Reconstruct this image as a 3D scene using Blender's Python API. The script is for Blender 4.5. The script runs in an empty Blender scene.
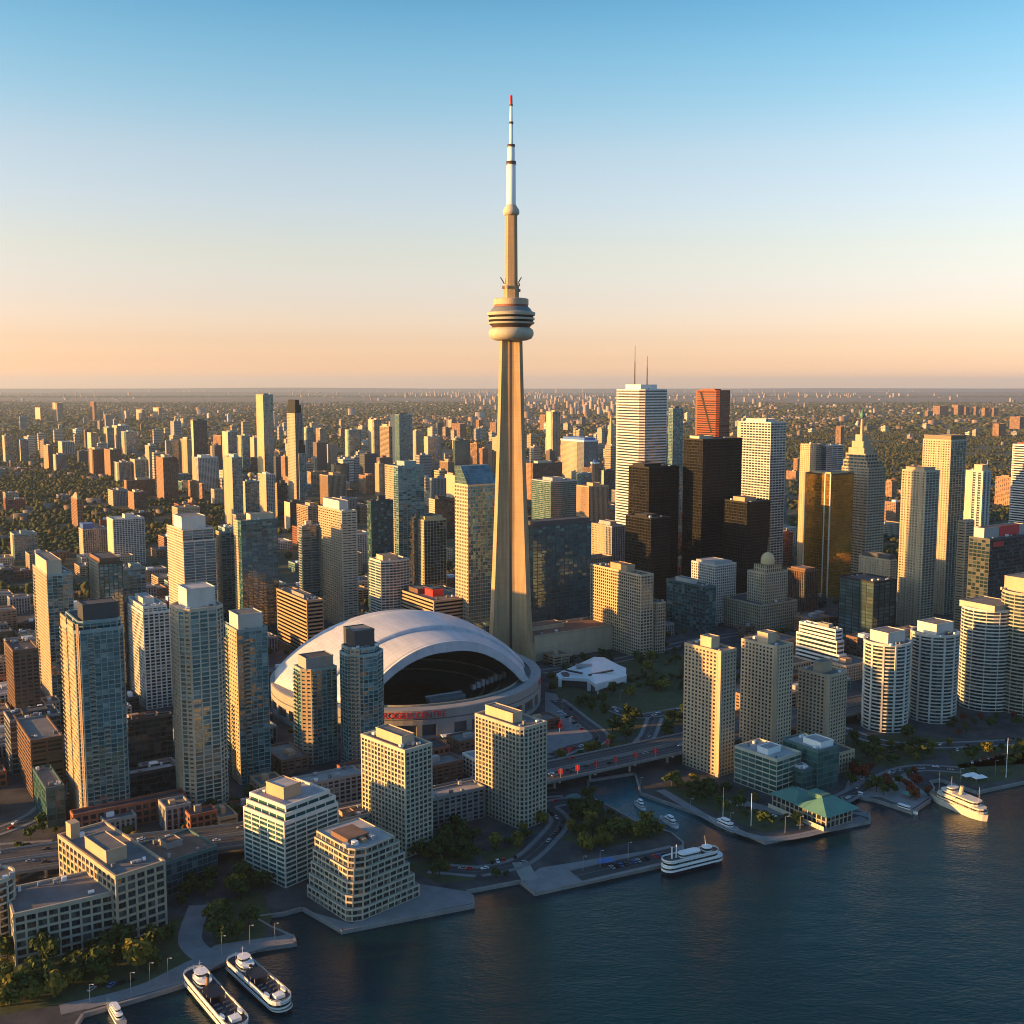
import bpy, math, random
import numpy as np
from mathutils import Vector, Matrix
from mathutils.geometry import tessellate_polygon
random.seed(11)
RNG = np.random.default_rng(11)
R_ = math.radians
SC = bpy.context.scene
COL = SC.collection
# ---------------------------------------------------------------- camera
FPX, HCAM, HROW = 1100.0, 284.0, 384.0
PITCH = math.atan((512 - HROW) / FPX)
cam_d = bpy.data.cameras.new('camera')
cam = bpy.data.objects.new('camera', cam_d)
COL.objects.link(cam)
cam.location = (0, 0, HCAM)
cam.rotation_euler = (math.pi / 2 - PITCH, 0, 0)
cam_d.sensor_width = 36.0
cam_d.lens = 36.0 * FPX / 1024.0
cam_d.clip_start = 1.0
cam_d.clip_end = 300000.0
SC.camera = cam
# ---------------------------------------------------------------- sky and sun
SUN_EL, SUN_AZ = R_(8.0), R_(193.5)          # azimuth counted from +X towards +Y
world = bpy.data.worlds.new('World')
SC.world = world
world.use_nodes = True
wn, wl = world.node_tree.nodes, world.node_tree.links
bg = wn['Background']
sky = wn.new('ShaderNodeTexSky')
sky.sky_type = 'NISHITA'
sky.sun_disc = False
sky.sun_elevation = SUN_EL
sky.sun_rotation = math.pi / 2 - SUN_AZ
sky.altitude = 300.0
sky.air_density = 1.0
sky.dust_density = 1.6
sky.ozone_density = 2.0
SKY_STRENGTH = 0.15
tc = wn.new('ShaderNodeTexCoord')
sep = wn.new('ShaderNodeSeparateXYZ')
wl.new(tc.outputs['Generated'], sep.inputs[0])
ramp = wn.new('ShaderNodeValToRGB')
wl.new(sep.outputs['Z'], ramp.inputs[0])
mulc = wn.new('ShaderNodeMix')
mulc.data_type = 'RGBA'; mulc.blend_type = 'MULTIPLY'
mulc.inputs[0].default_value = 1.0
wl.new(sky.outputs[0], mulc.inputs[6])
gain = wn.new('ShaderNodeVectorMath'); gain.operation = 'SCALE'; gain.inputs['Scale'].default_value = 4.0
wl.new(mulc.outputs[2], gain.inputs[0])
wl.new(gain.outputs[0], bg.inputs['Color'])
bg.inputs['Strength'].default_value = SKY_STRENGTH
# gains over the plain sky: warm low band over the land, cooler and dimmer band over the lake behind the camera
RAMP_LAND = [(0.0, (3.70, 2.42, 2.45)), (0.0209, (2.25, 1.54, 1.66)), (0.0383, (1.82, 1.24, 1.32)), (0.0727, (1.68, 1.17, 1.20)), (0.1149, (1.72, 1.23, 1.08)), (0.1561, (1.68, 1.28, 1.18)),
             (0.1961, (1.60, 1.31, 1.19)), (0.2348, (1.22, 1.29, 1.22)), (0.2721, (.95, 1.24, 1.22)), (0.3064, (.70, 1.12, 1.18)), (0.38, (.26, .58, .76)), (0.5, (.16, .38, .54)), (0.6, (.30, .58, .76)), (0.7, (.62, 1.02, 1.26)), (1.0, (.74, 1.12, 1.36))]
RAMP_LAKE = [(0.0, (.80, .92, 1.1)), (0.1, (.80, .98, 1.2)), (0.3, (.66, .93, 1.2)), (0.5, (.56, .90, 1.14)), (0.7, (.68, 1.02, 1.26)), (1.0, (.74, 1.12, 1.36))]
GAIN = 4.0
SKYK = 0.655
def fill_ramp(node, stops):
    els = node.color_ramp.elements
    while len(els) > 1: els.remove(els[-1])
    els[0].position = stops[0][0]; els[0].color = (*[c * SKYK / GAIN for c in stops[0][1]], 1)
    for pos, c in stops[1:]:
        e = els.new(pos); e.color = (*[q * SKYK / GAIN for q in c], 1)
fill_ramp(ramp, RAMP_LAND)
ramp2 = wn.new('ShaderNodeValToRGB'); wl.new(sep.outputs['Z'], ramp2.inputs[0]); fill_ramp(ramp2, RAMP_LAKE)
side = wn.new('ShaderNodeMapRange'); side.interpolation_type = 'SMOOTHSTEP'
side.inputs[1].default_value = -0.25; side.inputs[2].default_value = 0.45
wl.new(sep.outputs['Y'], side.inputs[0])
rmix = wn.new('ShaderNodeMix'); rmix.data_type = 'RGBA'
wl.new(side.outputs[0], rmix.inputs[0]); wl.new(ramp2.outputs[0], rmix.inputs[6]); wl.new(ramp.outputs[0], rmix.inputs[7])
wl.new(rmix.outputs[2], mulc.inputs[7])
sun_d = bpy.data.lights.new('sun', 'SUN')
sun_d.energy = 5.0
sun_d.angle = R_(0.5)
sun_d.color = (1.0, 0.49, 0.125)
sun = bpy.data.objects.new('sun', sun_d)
COL.objects.link(sun)
SDIR = Vector((math.cos(SUN_AZ) * math.cos(SUN_EL), math.sin(SUN_AZ) * math.cos(SUN_EL), math.sin(SUN_EL)))
sun.rotation_euler = SDIR.to_track_quat('Z', 'Y').to_euler()
sun.location = (-600, -200, 900)
SC.view_settings.view_transform = 'Standard'
SC.view_settings.look = 'None'
SC.view_settings.exposure = 1.42
SC.view_settings.gamma = 1.0
SC.cycles.max_bounces = 5
SC.cycles.diffuse_bounces = 2
SC.cycles.glossy_bounces = 3
SC.cycles.transmission_bounces = 2
SC.cycles.volume_bounces = 0
SC.cycles.filter_width = 1.05
SC.cycles.use_denoising = True
SC.cycles.denoising_prefilter = 'ACCURATE'
SC.cycles.caustics_reflective = False
SC.cycles.caustics_refractive = False
SC.cycles.sample_clamp_indirect = 6.0
# ---------------------------------------------------------------- picking points
CP, SP = math.cos(PITCH), math.sin(PITCH)
def G(px, py, z=0.0):
    v = (512 - py) / FPX
    d = (((px - 512) / FPX), CP + SP * v, -SP + CP * v)
    t = (z - HCAM) / d[2]
    return Vector((d[0] * t, d[1] * t, z))
def yrow(py, z=0.0): return G(512, py, z).y
def zat(Y, py):
    v = (512 - py) / FPX
    return HCAM + Y * (-SP + CP * v) / (CP + SP * v)
def xat(Y, z, px): return (px - 512) / FPX * (Y * CP + (HCAM - z) * SP)
def mpp(Y): return (Y * CP + HCAM * SP) / FPX      # metres per pixel
# ---------------------------------------------------------------- materials
def sock(n, k, v):
    if k in n.inputs: n.inputs[k].default_value = v
class NT:
    def __init__(s, name):
        s.m = bpy.data.materials.new(name); s.m.use_nodes = True
        s.n = s.m.node_tree.nodes; s.l = s.m.node_tree.links
        s.p = s.n['Principled BSDF']
    def new(s, t, **kw):
        x = s.n.new(t)
        for k, v in kw.items(): setattr(x, k, v)
        return x
    def link(s, a, b): s.l.new(a, b)
    def math(s, op, a, b=None):
        x = s.new('ShaderNodeMath', operation=op)
        for i, v in ((0, a), (1, b)):
            if v is None: continue
            if isinstance(v, (int, float)): x.inputs[i].default_value = v
            else: s.link(v, x.inputs[i])
        return x.outputs[0]
    def mix(s, f, a, b, mode='MIX'):
        x = s.new('ShaderNodeMix', data_type='RGBA', blend_type=mode)
        for i, v in ((0, f), (6, a), (7, b)):
            if isinstance(v, (int, float)): x.inputs[i].default_value = v
            elif isinstance(v, tuple): x.inputs[i].default_value = (*v, 1)
            else: s.link(v, x.inputs[i])
        return x.outputs[2]
    def noise(s, vec, scale, detail=3.0, rough=0.55, dim='3D'):
        x = s.new('ShaderNodeTexNoise', noise_dimensions=dim)
        x.inputs['Scale'].default_value = scale; x.inputs['Detail'].default_value = detail
        x.inputs['Roughness'].default_value = rough
        if vec is not None: s.link(vec, x.inputs['Vector'])
        return x.outputs['Fac']
    def coord(s, which='Object', scale=None):
        c = s.new('ShaderNodeTexCoord').outputs[which]
        if scale is None: return c
        mp = s.new('ShaderNodeMapping'); mp.inputs['Scale'].default_value = scale
        s.link(c, mp.inputs[0]); return mp.outputs[0]
    def rng(s, f, lo, hi, a=0.0, b=1.0):
        x = s.new('ShaderNodeMapRange'); s.link(f, x.inputs[0])
        x.inputs[1].default_value = lo; x.inputs[2].default_value = hi
        x.inputs[3].default_value = a; x.inputs[4].default_value = b
        return x.outputs[0]
MATS = {}
def solid(key, col, rough=0.7, var=0.18, metal=0.0, spec=0.4, nscale=0.12, orand=0.14, bump=0.0):
    """a wall, stone, roof or paint colour with stains, streaks and slight object to object difference"""
    t = NT(key)
    n1 = t.noise(t.coord('Object', (1, 1, 0.35)), nscale, 4, 0.6)
    n2 = t.noise(t.coord('Object'), nscale * 9, 3, 0.6)
    f = t.math('ADD', t.math('MULTIPLY', n1, 0.65), t.math('MULTIPLY', n2, 0.35))
    k = t.rng(f, 0.3, 0.7, 1 - var, 1 + var)
    rnd = t.new('ShaderNodeObjectInfo').outputs['Random']
    k = t.math('MULTIPLY', k, t.rng(rnd, 0, 1, 1 - orand, 1 + orand))
    hs = t.new('ShaderNodeHueSaturation'); hs.inputs['Color'].default_value = (*col, 1)
    t.link(k, hs.inputs['Value'])
    t.link(hs.outputs[0], t.p.inputs['Base Color'])
    sock(t.p, 'Roughness', rough); sock(t.p, 'Metallic', metal); sock(t.p, 'Specular IOR Level', spec)
    if bump:
        b = t.new('ShaderNodeBump'); b.inputs['Strength'].default_value = bump; b.inputs['Distance'].default_value = 0.3
        t.link(n2, b.inputs['Height']); t.link(b.outputs[0], t.p.inputs['Normal'])
    MATS[key] = t.m
    return t.m
def glass(key, base, blind, mull, mu=0.08, mv=0.1, tilt=0.02, rough=0.08, metal=0.0, ior=1.6, pblind=0.25, spec=0.6):
    """curtain-wall glazing: UV counts bays across and floors up; each pane has its own tint, blind and tilt"""
    t = NT(key)
    uv = t.new('ShaderNodeUVMap').outputs[0]
    rnd = t.new('ShaderNodeObjectInfo').outputs['Random']
    s = t.new('ShaderNodeSeparateXYZ'); t.link(uv, s.inputs[0])
    fu, fv = t.math('FLOOR', s.outputs[0]), t.math('FLOOR', s.outputs[1])
    ru, rv = t.math('FRACT', s.outputs[0]), t.math('FRACT', s.outputs[1])
    c = t.new('ShaderNodeCombineXYZ'); t.link(fu, c.inputs[0]); t.link(fv, c.inputs[1])
    t.link(t.math('MULTIPLY', rnd, 97.0), c.inputs[2])
    w = t.new('ShaderNodeTexWhiteNoise', noise_dimensions='3D'); t.link(c.outputs[0], w.inputs[0])
    big = t.noise(t.coord('Object'), 0.035, 2)
    sepc = t.new('ShaderNodeSeparateColor'); t.link(w.outputs['Color'], sepc.inputs[0])
    bm = t.math('GREATER_THAN', w.outputs['Value'], 1 - pblind)
    bamt = t.math('MULTIPLY', bm, t.rng(sepc.outputs[1], 0, 1, 0.15, 0.7))
    dark = t.rng(sepc.outputs[0], 0, 1, 0.65, 1.3)
    hs = t.new('ShaderNodeHueSaturation'); hs.inputs['Color'].default_value = (*base, 1)
    t.link(t.math('MULTIPLY', dark, t.rng(big, 0.3, 0.7, 0.7, 1.3)), hs.inputs['Value'])
    col = t.mix(bamt, hs.outputs[0], blind)
    um = t.math('LESS_THAN', ru, mu); vm = t.math('LESS_THAN', rv, mv)
    mm = t.math('MAXIMUM', um, vm)
    col = t.mix(mm, col, mull)
    t.link(col, t.p.inputs['Base Color'])
    rr = t.math('ADD', t.math('MULTIPLY', mm, 0.4), rough)
    t.link(t.math('ADD', rr, t.math('MULTIPLY', bamt, 0.08)), t.p.inputs['Roughness'])
    t.link(t.math('MULTIPLY', t.math('SUBTRACT', 1.0, mm), metal), t.p.inputs['Metallic'])
    sock(t.p, 'IOR', ior); sock(t.p, 'Specular IOR Level', spec)
    g = t.new('ShaderNodeNewGeometry').outputs['Normal']
    sb = t.new('ShaderNodeVectorMath', operation='SUBTRACT'); t.link(w.outputs['Color'], sb.inputs[0]); sb.inputs[1].default_value = (0.5, 0.5, 0.5)
    sc = t.new('ShaderNodeVectorMath', operation='SCALE'); t.link(sb.outputs[0], sc.inputs[0]); sc.inputs['Scale'].default_value = tilt * 2
    ad = t.new('ShaderNodeVectorMath', operation='ADD'); t.link(g, ad.inputs[0]); t.link(sc.outputs[0], ad.inputs[1])
    nm = t.new('ShaderNodeVectorMath', operation='NORMALIZE'); t.link(ad.outputs[0], nm.inputs[0])
    t.link(nm.outputs[0], t.p.inputs['Normal'])
    MATS[key] = t.m
    return t.m
# walls and trims
solid('beige_concrete', (.47, .355, .235)); solid('tan_concrete', (.42, .285, .17)); solid('white_concrete', (.56, .53, .46))
solid('pale_concrete', (.44, .40, .30)); solid('grey_concrete', (.27, .27, .26)); solid('dark_concrete', (.10, .10, .10))
solid('brown_brick', (.15, .085, .055)); solid('red_brick', (.26, .09, .05)); solid('orange_brick', (.33, .18, .10))
solid('black_steel', (.015, .016, .017), rough=0.6, spec=0.2); solid('bronze_steel', (.07, .045, .028), rough=0.35)
solid('dark_metal', (.05, .055, .06), rough=0.4); solid('pale_metal', (.40, .41, .42), rough=0.35, metal=0.3); solid('teal_metal', (.06, .13, .13), rough=0.4)
solid('red_granite', (.27, .05, .012), rough=0.4); solid('white_marble', (.72, .70, .66), rough=0.5); solid('limestone', (.45, .35, .23))
solid('gold_trim', (.55, .40, .20), rough=0.4); solid('roof_gravel', (.15, .145, .14), rough=0.95, var=0.35); solid('roof_pale', (.34, .33, .32), rough=0.9, var=0.3)
solid('roof_dark', (.06, .06, .065), rough=0.9, var=0.3); solid('roof_brown', (.16, .10, .07), rough=0.95, var=0.35); solid('roof_copper', (.075, .19, .15), rough=0.55, var=0.2)
solid('white_paint', (.78, .78, .76), rough=0.45, var=0.06, orand=0.04); solid('red_paint', (.55, .03, .03), rough=0.5, var=0.1); solid('blue_paint', (.05, .13, .34), rough=0.5)

def stadium_skin():
    t = NT('stadium_white'); c = t.coord('Object'); sp = t.new('ShaderNodeSeparateXYZ'); t.link(c, sp.inputs[0])
    fr = t.math('FRACT', t.math('DIVIDE', sp.outputs[1], 6.5)); ln = t.math('LESS_THAN', fr, .05)
    fx = t.math('FRACT', t.math('DIVIDE', sp.outputs[0], 14.0)); lx = t.math('LESS_THAN', fx, .02)
    n = t.noise(t.coord('Object', (1, .25, 1)), .09, 5, .65); n2 = t.noise(c, .6, 3)
    base = t.mix(t.rng(n, .3, .7), (.40, .43, .47), (.56, .58, .61)); base = t.mix(t.math('MULTIPLY', t.rng(n2, .5, .75), .25), base, (.30, .31, .33))
    t.link(t.mix(t.math('MULTIPLY', t.math('MAXIMUM', ln, lx), .55), base, (.20, .21, .23)), t.p.inputs['Base Color'])
    sock(t.p, 'Roughness', .45); MATS['stadium_white'] = t.m
stadium_skin()
solid('stadium_concrete', (.29, .27, .245), orand=0.0)
solid('seat_dark', (.085, .13, .135), rough=0.8, orand=0.0); 
def tower_skin():
    t = NT('tower_concrete'); c = t.coord('Object'); sp = t.new('ShaderNodeSeparateXYZ'); t.link(c, sp.inputs[0])
    st_ = t.noise(t.coord('Object', (1, 1, .03)), .55, 5, .65); n = t.noise(c, .05, 4)
    ln = t.math('LESS_THAN', t.math('FRACT', t.math('DIVIDE', sp.outputs[2], 6.0)), .06)
    k = t.math('ADD', t.rng(st_, .3, .7, .72, 1.2), t.rng(n, .3, .7, -.10, .10)); k = t.math('SUBTRACT', k, t.math('MULTIPLY', ln, .14))
    hs = t.new('ShaderNodeHueSaturation'); hs.inputs['Color'].default_value = (.38, .26, .135, 1); t.link(k, hs.inputs['Value'])
    t.link(hs.outputs[0], t.p.inputs['Base Color']); sock(t.p, 'Roughness', .85); MATS['tower_concrete'] = t.m
tower_skin()

solid('black_rubber', (.02, .02, .02), rough=0.8); solid('wood_deck', (.22, .15, .10), rough=0.85); solid('navy_hull', (.012, .016, .028), rough=0.35)
solid('bark', (.06, .045, .03), rough=0.95); solid('steel_grey', (.22, .23, .24), rough=0.4, metal=0.5); solid('quay_stone', (.24, .235, .225), rough=0.9, var=0.3)
# glazings
solid('pale_teal', (.24, .345, .34), rough=.5)
glass('glass_teal', (.012, .085, .094), (.22, .30, .29), (.07, .12, .12), pblind=0.24, tilt=0.03, ior=2.1)
glass('glass_dark', (.014, .032, .038), (.14, .14, .12), (.05, .055, .06), pblind=0.25, tilt=0.025)
glass('glass_blue', (.022, .065, .085), (.16, .19, .20), (.13, .15, .16), pblind=0.2, tilt=0.02)
glass('glass_green', (.025, .095, .085), (.10, .16, .14), (.09, .13, .12), pblind=0.2, tilt=0.03)
glass('glass_black', (.006, .006, .006), (.03, .026, .02), (.012, .011, .010), pblind=0.15, tilt=0.012, rough=0.2, spec=0.12, ior=1.4)
glass('glass_brown', (.028, .018, .012), (.10, .07, .04), (.05, .035, .02), pblind=0.2, tilt=0.02)
glass('glass_gold', (.85, .40, .05), (.7, .33, .06), (.28, .17, .05), mu=0.04, mv=0.06, metal=0.8, tilt=0.012, rough=0.1, pblind=0.1)
glass('glass_mirror', (.13, .24, .25), (.16, .20, .18), (.10, .13, .13), metal=0.6, tilt=0.022, rough=0.07, pblind=0.1)
glass('glass_window', (.030, .036, .038), (.30, .25, .18), (.22, .20, .17), mu=0.05, mv=0.07, pblind=0.3, tilt=0.03, ior=1.45, spec=.4)
# ---------------------------------------------------------------- mesh helper
class MB:
    def __init__(s):
        s.v, s.f, s.m, s.uv, s.sm, s.mats = [], [], [], [], [], []
    def mi(s, mat):
        if mat not in s.mats: s.mats.append(mat)
        return s.mats.index(mat)
    def face(s, pts, mat, uv=None, smooth=False):
        i = len(s.v); s.v.extend([tuple(p) for p in pts])
        s.f.append(tuple(range(i, i + len(pts)))); s.m.append(s.mi(mat)); s.uv.append(uv); s.sm.append(smooth)
    def idx(s, base, faces, mat, smooth=False):
        k = s.mi(mat)
        for f in faces:
            s.f.append(tuple(base + q for q in f)); s.m.append(k); s.uv.append(None); s.sm.append(smooth)
    def prism(s, poly, z0, z1, mat, top=True, bottom=False, topmat=None, bay=None, fh=None, zbase=None, poly_top=None):
        n = len(poly); pt = poly_top or poly
        if bay is None:
            b = len(s.v)
            s.v.extend((x, y, z0) for x, y in poly); s.v.extend((x, y, z1) for x, y in pt)
            s.idx(b, [(i, (i + 1) % n, n + (i + 1) % n, n + i) for i in range(n)], mat)
            if top: s.idx(b, [tuple(range(n, 2 * n))], topmat or mat)
            if bottom: s.idx(b, [tuple(reversed(range(n)))], mat)
        else:
            zb = z0 if zbase is None else zbase
            u0 = 0
            for i in range(n):
                p, q = poly[i], poly[(i + 1) % n]; pp, qq = pt[i], pt[(i + 1) % n]
                nb = max(1, round(math.hypot(q[0] - p[0], q[1] - p[1]) / bay))
                va, vb = (z0 - zb) / fh, (z1 - zb) / fh
                s.face([(*p, z0), (*q, z0), (*qq, z1), (*pp, z1)], mat, [(u0, va), (u0 + nb, va), (u0 + nb, vb), (u0, vb)])
                u0 += nb + 7
            if top: s.face([(x, y, z1) for x, y in pt], topmat or mat)
    def box(s, x0, y0, z0, x1, y1, z1, mat, bottom=False, topmat=None):
        s.prism([(x0, y0), (x1, y0), (x1, y1), (x0, y1)], z0, z1, mat, True, bottom, topmat)
    def ring(s, po, pi, z0, z1, mat):
        n = len(po); b = len(s.v)
        for P, z in ((po, z0), (po, z1), (pi, z1), (pi, z0)): s.v.extend((x, y, z) for x, y in P)
        fs = []
        for k in range(3):
            for i in range(n):
                j = (i + 1) % n
                fs.append((k * n + i, k * n + j, (k + 1) * n + j, (k + 1) * n + i))
        s.idx(b, fs, mat)
    def lathe(s, prof, mat, seg=32, cx=0, cy=0, smooth=True, cap=True, mats=None):
        b = len(s.v); n = len(prof)
        for r, z in prof:
            for k in range(seg):
                a = 2 * math.pi * k / seg
                s.v.append((cx + r * math.cos(a), cy + r * math.sin(a), z))
        for i in range(n - 1):
            s.idx(b, [(i * seg + k, i * seg + (k + 1) % seg, (i + 1) * seg + (k + 1) % seg, (i + 1) * seg + k) for k in range(seg)], mats[i] if mats else mat, smooth)
        if cap: s.idx(b, [tuple((n - 1) * seg + k for k in range(seg))], mats[-1] if mats else mat)
    def tube(s, p, q, r0, r1, mat, seg=6):
        p, q = Vector(p), Vector(q); d = (q - p)
        if d.length < 1e-6: return
        qd = d.to_track_quat('Z', 'Y'); b = len(s.v)
        for P, r in ((p, r0), (q, r1)):
            for k in range(seg):
                a = 2 * math.pi * k / seg
                s.v.append(tuple(P + qd @ Vector((r * math.cos(a), r * math.sin(a), 0))))
        s.idx(b, [(k, (k + 1) % seg, seg + (k + 1) % seg, seg + k) for k in range(seg)] + [tuple(range(seg, 2 * seg))], mat)
    def bar(s, p, q, w, h, mat):
        """box beam from p to q, w wide, h high above the line"""
        p, q = Vector(p), Vector(q); d = (q - p); d2 = Vector((d.x, d.y, 0))
        nrm = Vector((-d2.y, d2.x, 0)).normalized() * (w / 2) if d2.length > 1e-6 else Vector((w / 2, 0, 0))
        up = Vector((0, 0, h)); b = len(s.v)
        for P in (p, q):
            for o in (-nrm, nrm, nrm + up, -nrm + up): s.v.append(tuple(P + o))
        s.idx(b, [(0, 1, 2, 3), (7, 6, 5, 4), (0, 4, 5, 1), (1, 5, 6, 2), (2, 6, 7, 3), (3, 7, 4, 0)], mat)
    def mesh(s, name):
        me = bpy.data.meshes.new(name)
        me.from_pydata(s.v, [], s.f)
        for k in s.mats: me.materials.append(MATS[k])
        me.polygons.foreach_set('material_index', s.m)
        if any(s.sm): me.polygons.foreach_set('use_smooth', s.sm)
        if any(u is not None for u in s.uv):
            lay = me.uv_layers.new(name='UVMap'); buf = np.zeros((len(me.loops), 2), dtype=np.float32); i = 0
            for f, u in zip(s.f, s.uv):
                if u is not None: buf[i:i + len(f)] = u
                i += len(f)
            lay.data.foreach_set('uv', buf.ravel())
        me.update()
        return me
    def obj(s, name, parent=None):
        o = bpy.data.objects.new(name, s.mesh(name)); COL.objects.link(o)
        if parent is not None: o.parent = parent
        return o
def tag(o, label=None, cat=None, group=None, kind=None):
    if label: o['label'] = label
    if cat: o['category'] = cat
    if group: o['group'] = group
    if kind: o['kind'] = kind
    return o
def thing(name, label, cat, loc=(0, 0, 0), rz=0.0, group=None):
    o = bpy.data.objects.new(name, None); COL.objects.link(o)
    o.empty_display_size = 2.0
    o.location = loc; o.rotation_euler = (0, 0, rz)
    return tag(o, label, cat, group)
def kids(o): return KID.get(o.name, [])
def copy_tree(o, parent=None):
    c = o.copy(); COL.objects.link(c)
    if parent is not None: c.parent = parent
    for ch in o.children: copy_tree(ch, c)
    return c
def offset(poly, d):
    """push a convex counter-clockwise outline outwards by d"""
    n = len(poly); out = []
    for i in range(n):
        a, b, c = Vector(poly[i - 1]), Vector(poly[i]), Vector(poly[(i + 1) % n])
        e, f = (b - a).normalized(), (c - b).normalized()
        n1, n2 = Vector((e.y, -e.x)), Vector((f.y, -f.x))
        m = (n1 + n2)
        k = d / max(0.35, 1 + n1.dot(n2)) if m.length > 1e-6 else 0
        out.append((b.x + m.x * k, b.y + m.y * k))
    return out
# ================================================================ buildings
def ST(gl, fr, fh=3.2, bay=4.0, sh=0.6, so=0.25, pw=0.6, po=0.35, roof='roof_gravel', pent=None):
    return dict(gl=gl, fr=fr, fh=fh, bay=bay, sh=sh, so=so, pw=pw, po=po, roof=roof, pent=pent or fr)
STY = {
    'teal_condo': ST('glass_teal', 'pale_teal', 3.0, 4.5, .42, .2, .32, .26),
    'teal_dark': ST('glass_teal', 'pale_teal', 3.0, 4.0, .4, .4, .4, .46, 'roof_dark', 'dark_concrete'),
    'teal_band': ST('glass_teal', 'pale_teal', 3.0, 6.0, .45, .45, .4, .30),
    'blue_band': ST('glass_blue', 'white_concrete', 3.1, 14.0, 1.05, 1.1, .5, .30),
    'white_grid': ST('glass_window', 'white_concrete', 3.0, 4.2, .9, .3, 1.1, .45, 'roof_pale'),
    'white_fine': ST('glass_window', 'white_concrete', 3.2, 3.2, 1.1, .25, 1.0, .35, 'roof_pale'),
    'white_band': ST('glass_dark', 'white_marble', 4.0, 60., 2.0, .35, .6, .2, 'roof_pale'),
    'pale_balc': ST('glass_window', 'pale_concrete', 3.0, 7.0, 1.1, 1.2, .9, .8),
    'beige_punch': ST('glass_window', 'beige_concrete', 2.9, 3.4, 1.25, .22, 1.5, .30),
    'beige_grid': ST('glass_window', 'beige_concrete', 3.3, 4.0, .9, .4, .9, .55),
    'tan_grid': ST('glass_dark', 'tan_concrete', 3.4, 3.6, 1.2, .35, 1.0, .45, 'roof_brown'),
    'tan_slab': ST('glass_window', 'tan_concrete', 3.0, 8.0, 1.3, .6, 1.2, .5),
    'stone': ST('glass_dark', 'limestone', 3.6, 3.4, 1.3, .2, 1.5, .35, 'roof_dark'),
    'brick_slab': ST('glass_window', 'brown_brick', 3.0, 5.0, 1.4, .3, 1.6, .4, 'roof_gravel', 'pale_concrete'),
    'red_slab': ST('glass_window', 'orange_brick', 3.0, 5.0, 1.4, .3, 1.6, .4, 'roof_gravel', 'orange_brick'),
    'brick_low': ST('glass_dark', 'red_brick', 4.2, 4.6, 1.5, .2, 1.4, .35, 'roof_dark', 'grey_concrete'),
    'black_steel': ST('glass_black', 'black_steel', 3.9, 3.0, 1.0, .12, .35, .28, 'roof_dark', 'black_steel'),
    'glass_office': ST('glass_mirror', 'dark_metal', 3.9, 3.0, .35, .06, .15, .1, 'roof_dark', 'dark_metal'),
    'dark_office': ST('glass_dark', 'dark_metal', 3.9, 4.5, .9, .12, .3, .2, 'roof_dark', 'dark_metal'),
    'green_office': ST('glass_green', 'pale_metal', 4.0, 5.0, .5, .12, .2, .2, 'roof_gravel', 'pale_metal'),
    'steel_grid': ST('glass_dark', 'pale_metal', 3.9, 4.5, 1.5, .25, .8, .4, 'roof_pale', 'pale_metal'),
    'stripe': ST('glass_dark', 'tan_concrete', 3.6, 3.0, .3, .1, 1.3, .6),
    'grey_stripe': ST('glass_dark', 'grey_concrete', 3.6, 3.4, .5, .1, 1.3, .5),
    'gold': ST('glass_gold', 'bronze_steel', 3.9, 3.2, .25, .04, .12, .06, 'roof_gravel', 'gold_trim'),
    'red_granite': ST('glass_brown', 'red_granite', 3.9, 60., 2.0, .3, .6, .2, 'roof_dark', 'red_granite'),
    'yellow_band': ST('glass_window', 'beige_concrete', 3.0, 6.0, 1.75, .9, .8, .7),
}
TAKEN = []       # ground outlines already built on
def poly_of(shape, L1, L2, c=0.2):
    if shape == 'rect': return [(0, 0), (L1, 0), (L1, L2), (0, L2)]
    if shape == 'oct':
        k = c * min(L1, L2)
        return [(k, 0), (L1 - k, 0), (L1, k), (L1, L2 - k), (L1 - k, L2), (k, L2), (0, L2 - k), (0, k)]
    if shape == 'cut':
        k = c * min(L1, L2)
        return [(k, 0), (L1, 0), (L1, L2), (0, L2), (0, k)]
    if shape == 'round':
        return [(L1 / 2 + L1 / 2 * math.cos(2 * math.pi * i / 24), L2 / 2 + L2 / 2 * math.sin(2 * math.pi * i / 24)) for i in range(24)]
    if shape == 'roundcorner':
        k = c * min(L1, L2); P = []
        for i in range(4):
            a = math.pi + math.pi / 2 * i / 3
            P.append((k + k * math.cos(a), k + k * math.sin(a)))
        return P + [(L1, 0), (L1, L2), (0, L2)]
    if shape == 'bow':      # the long front bulges outwards
        P = [(L1 * i / 8, -c * L1 * math.sin(math.pi * i / 8)) for i in range(9)]
        return P + [(L1, L2), (0, L2)]
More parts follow.
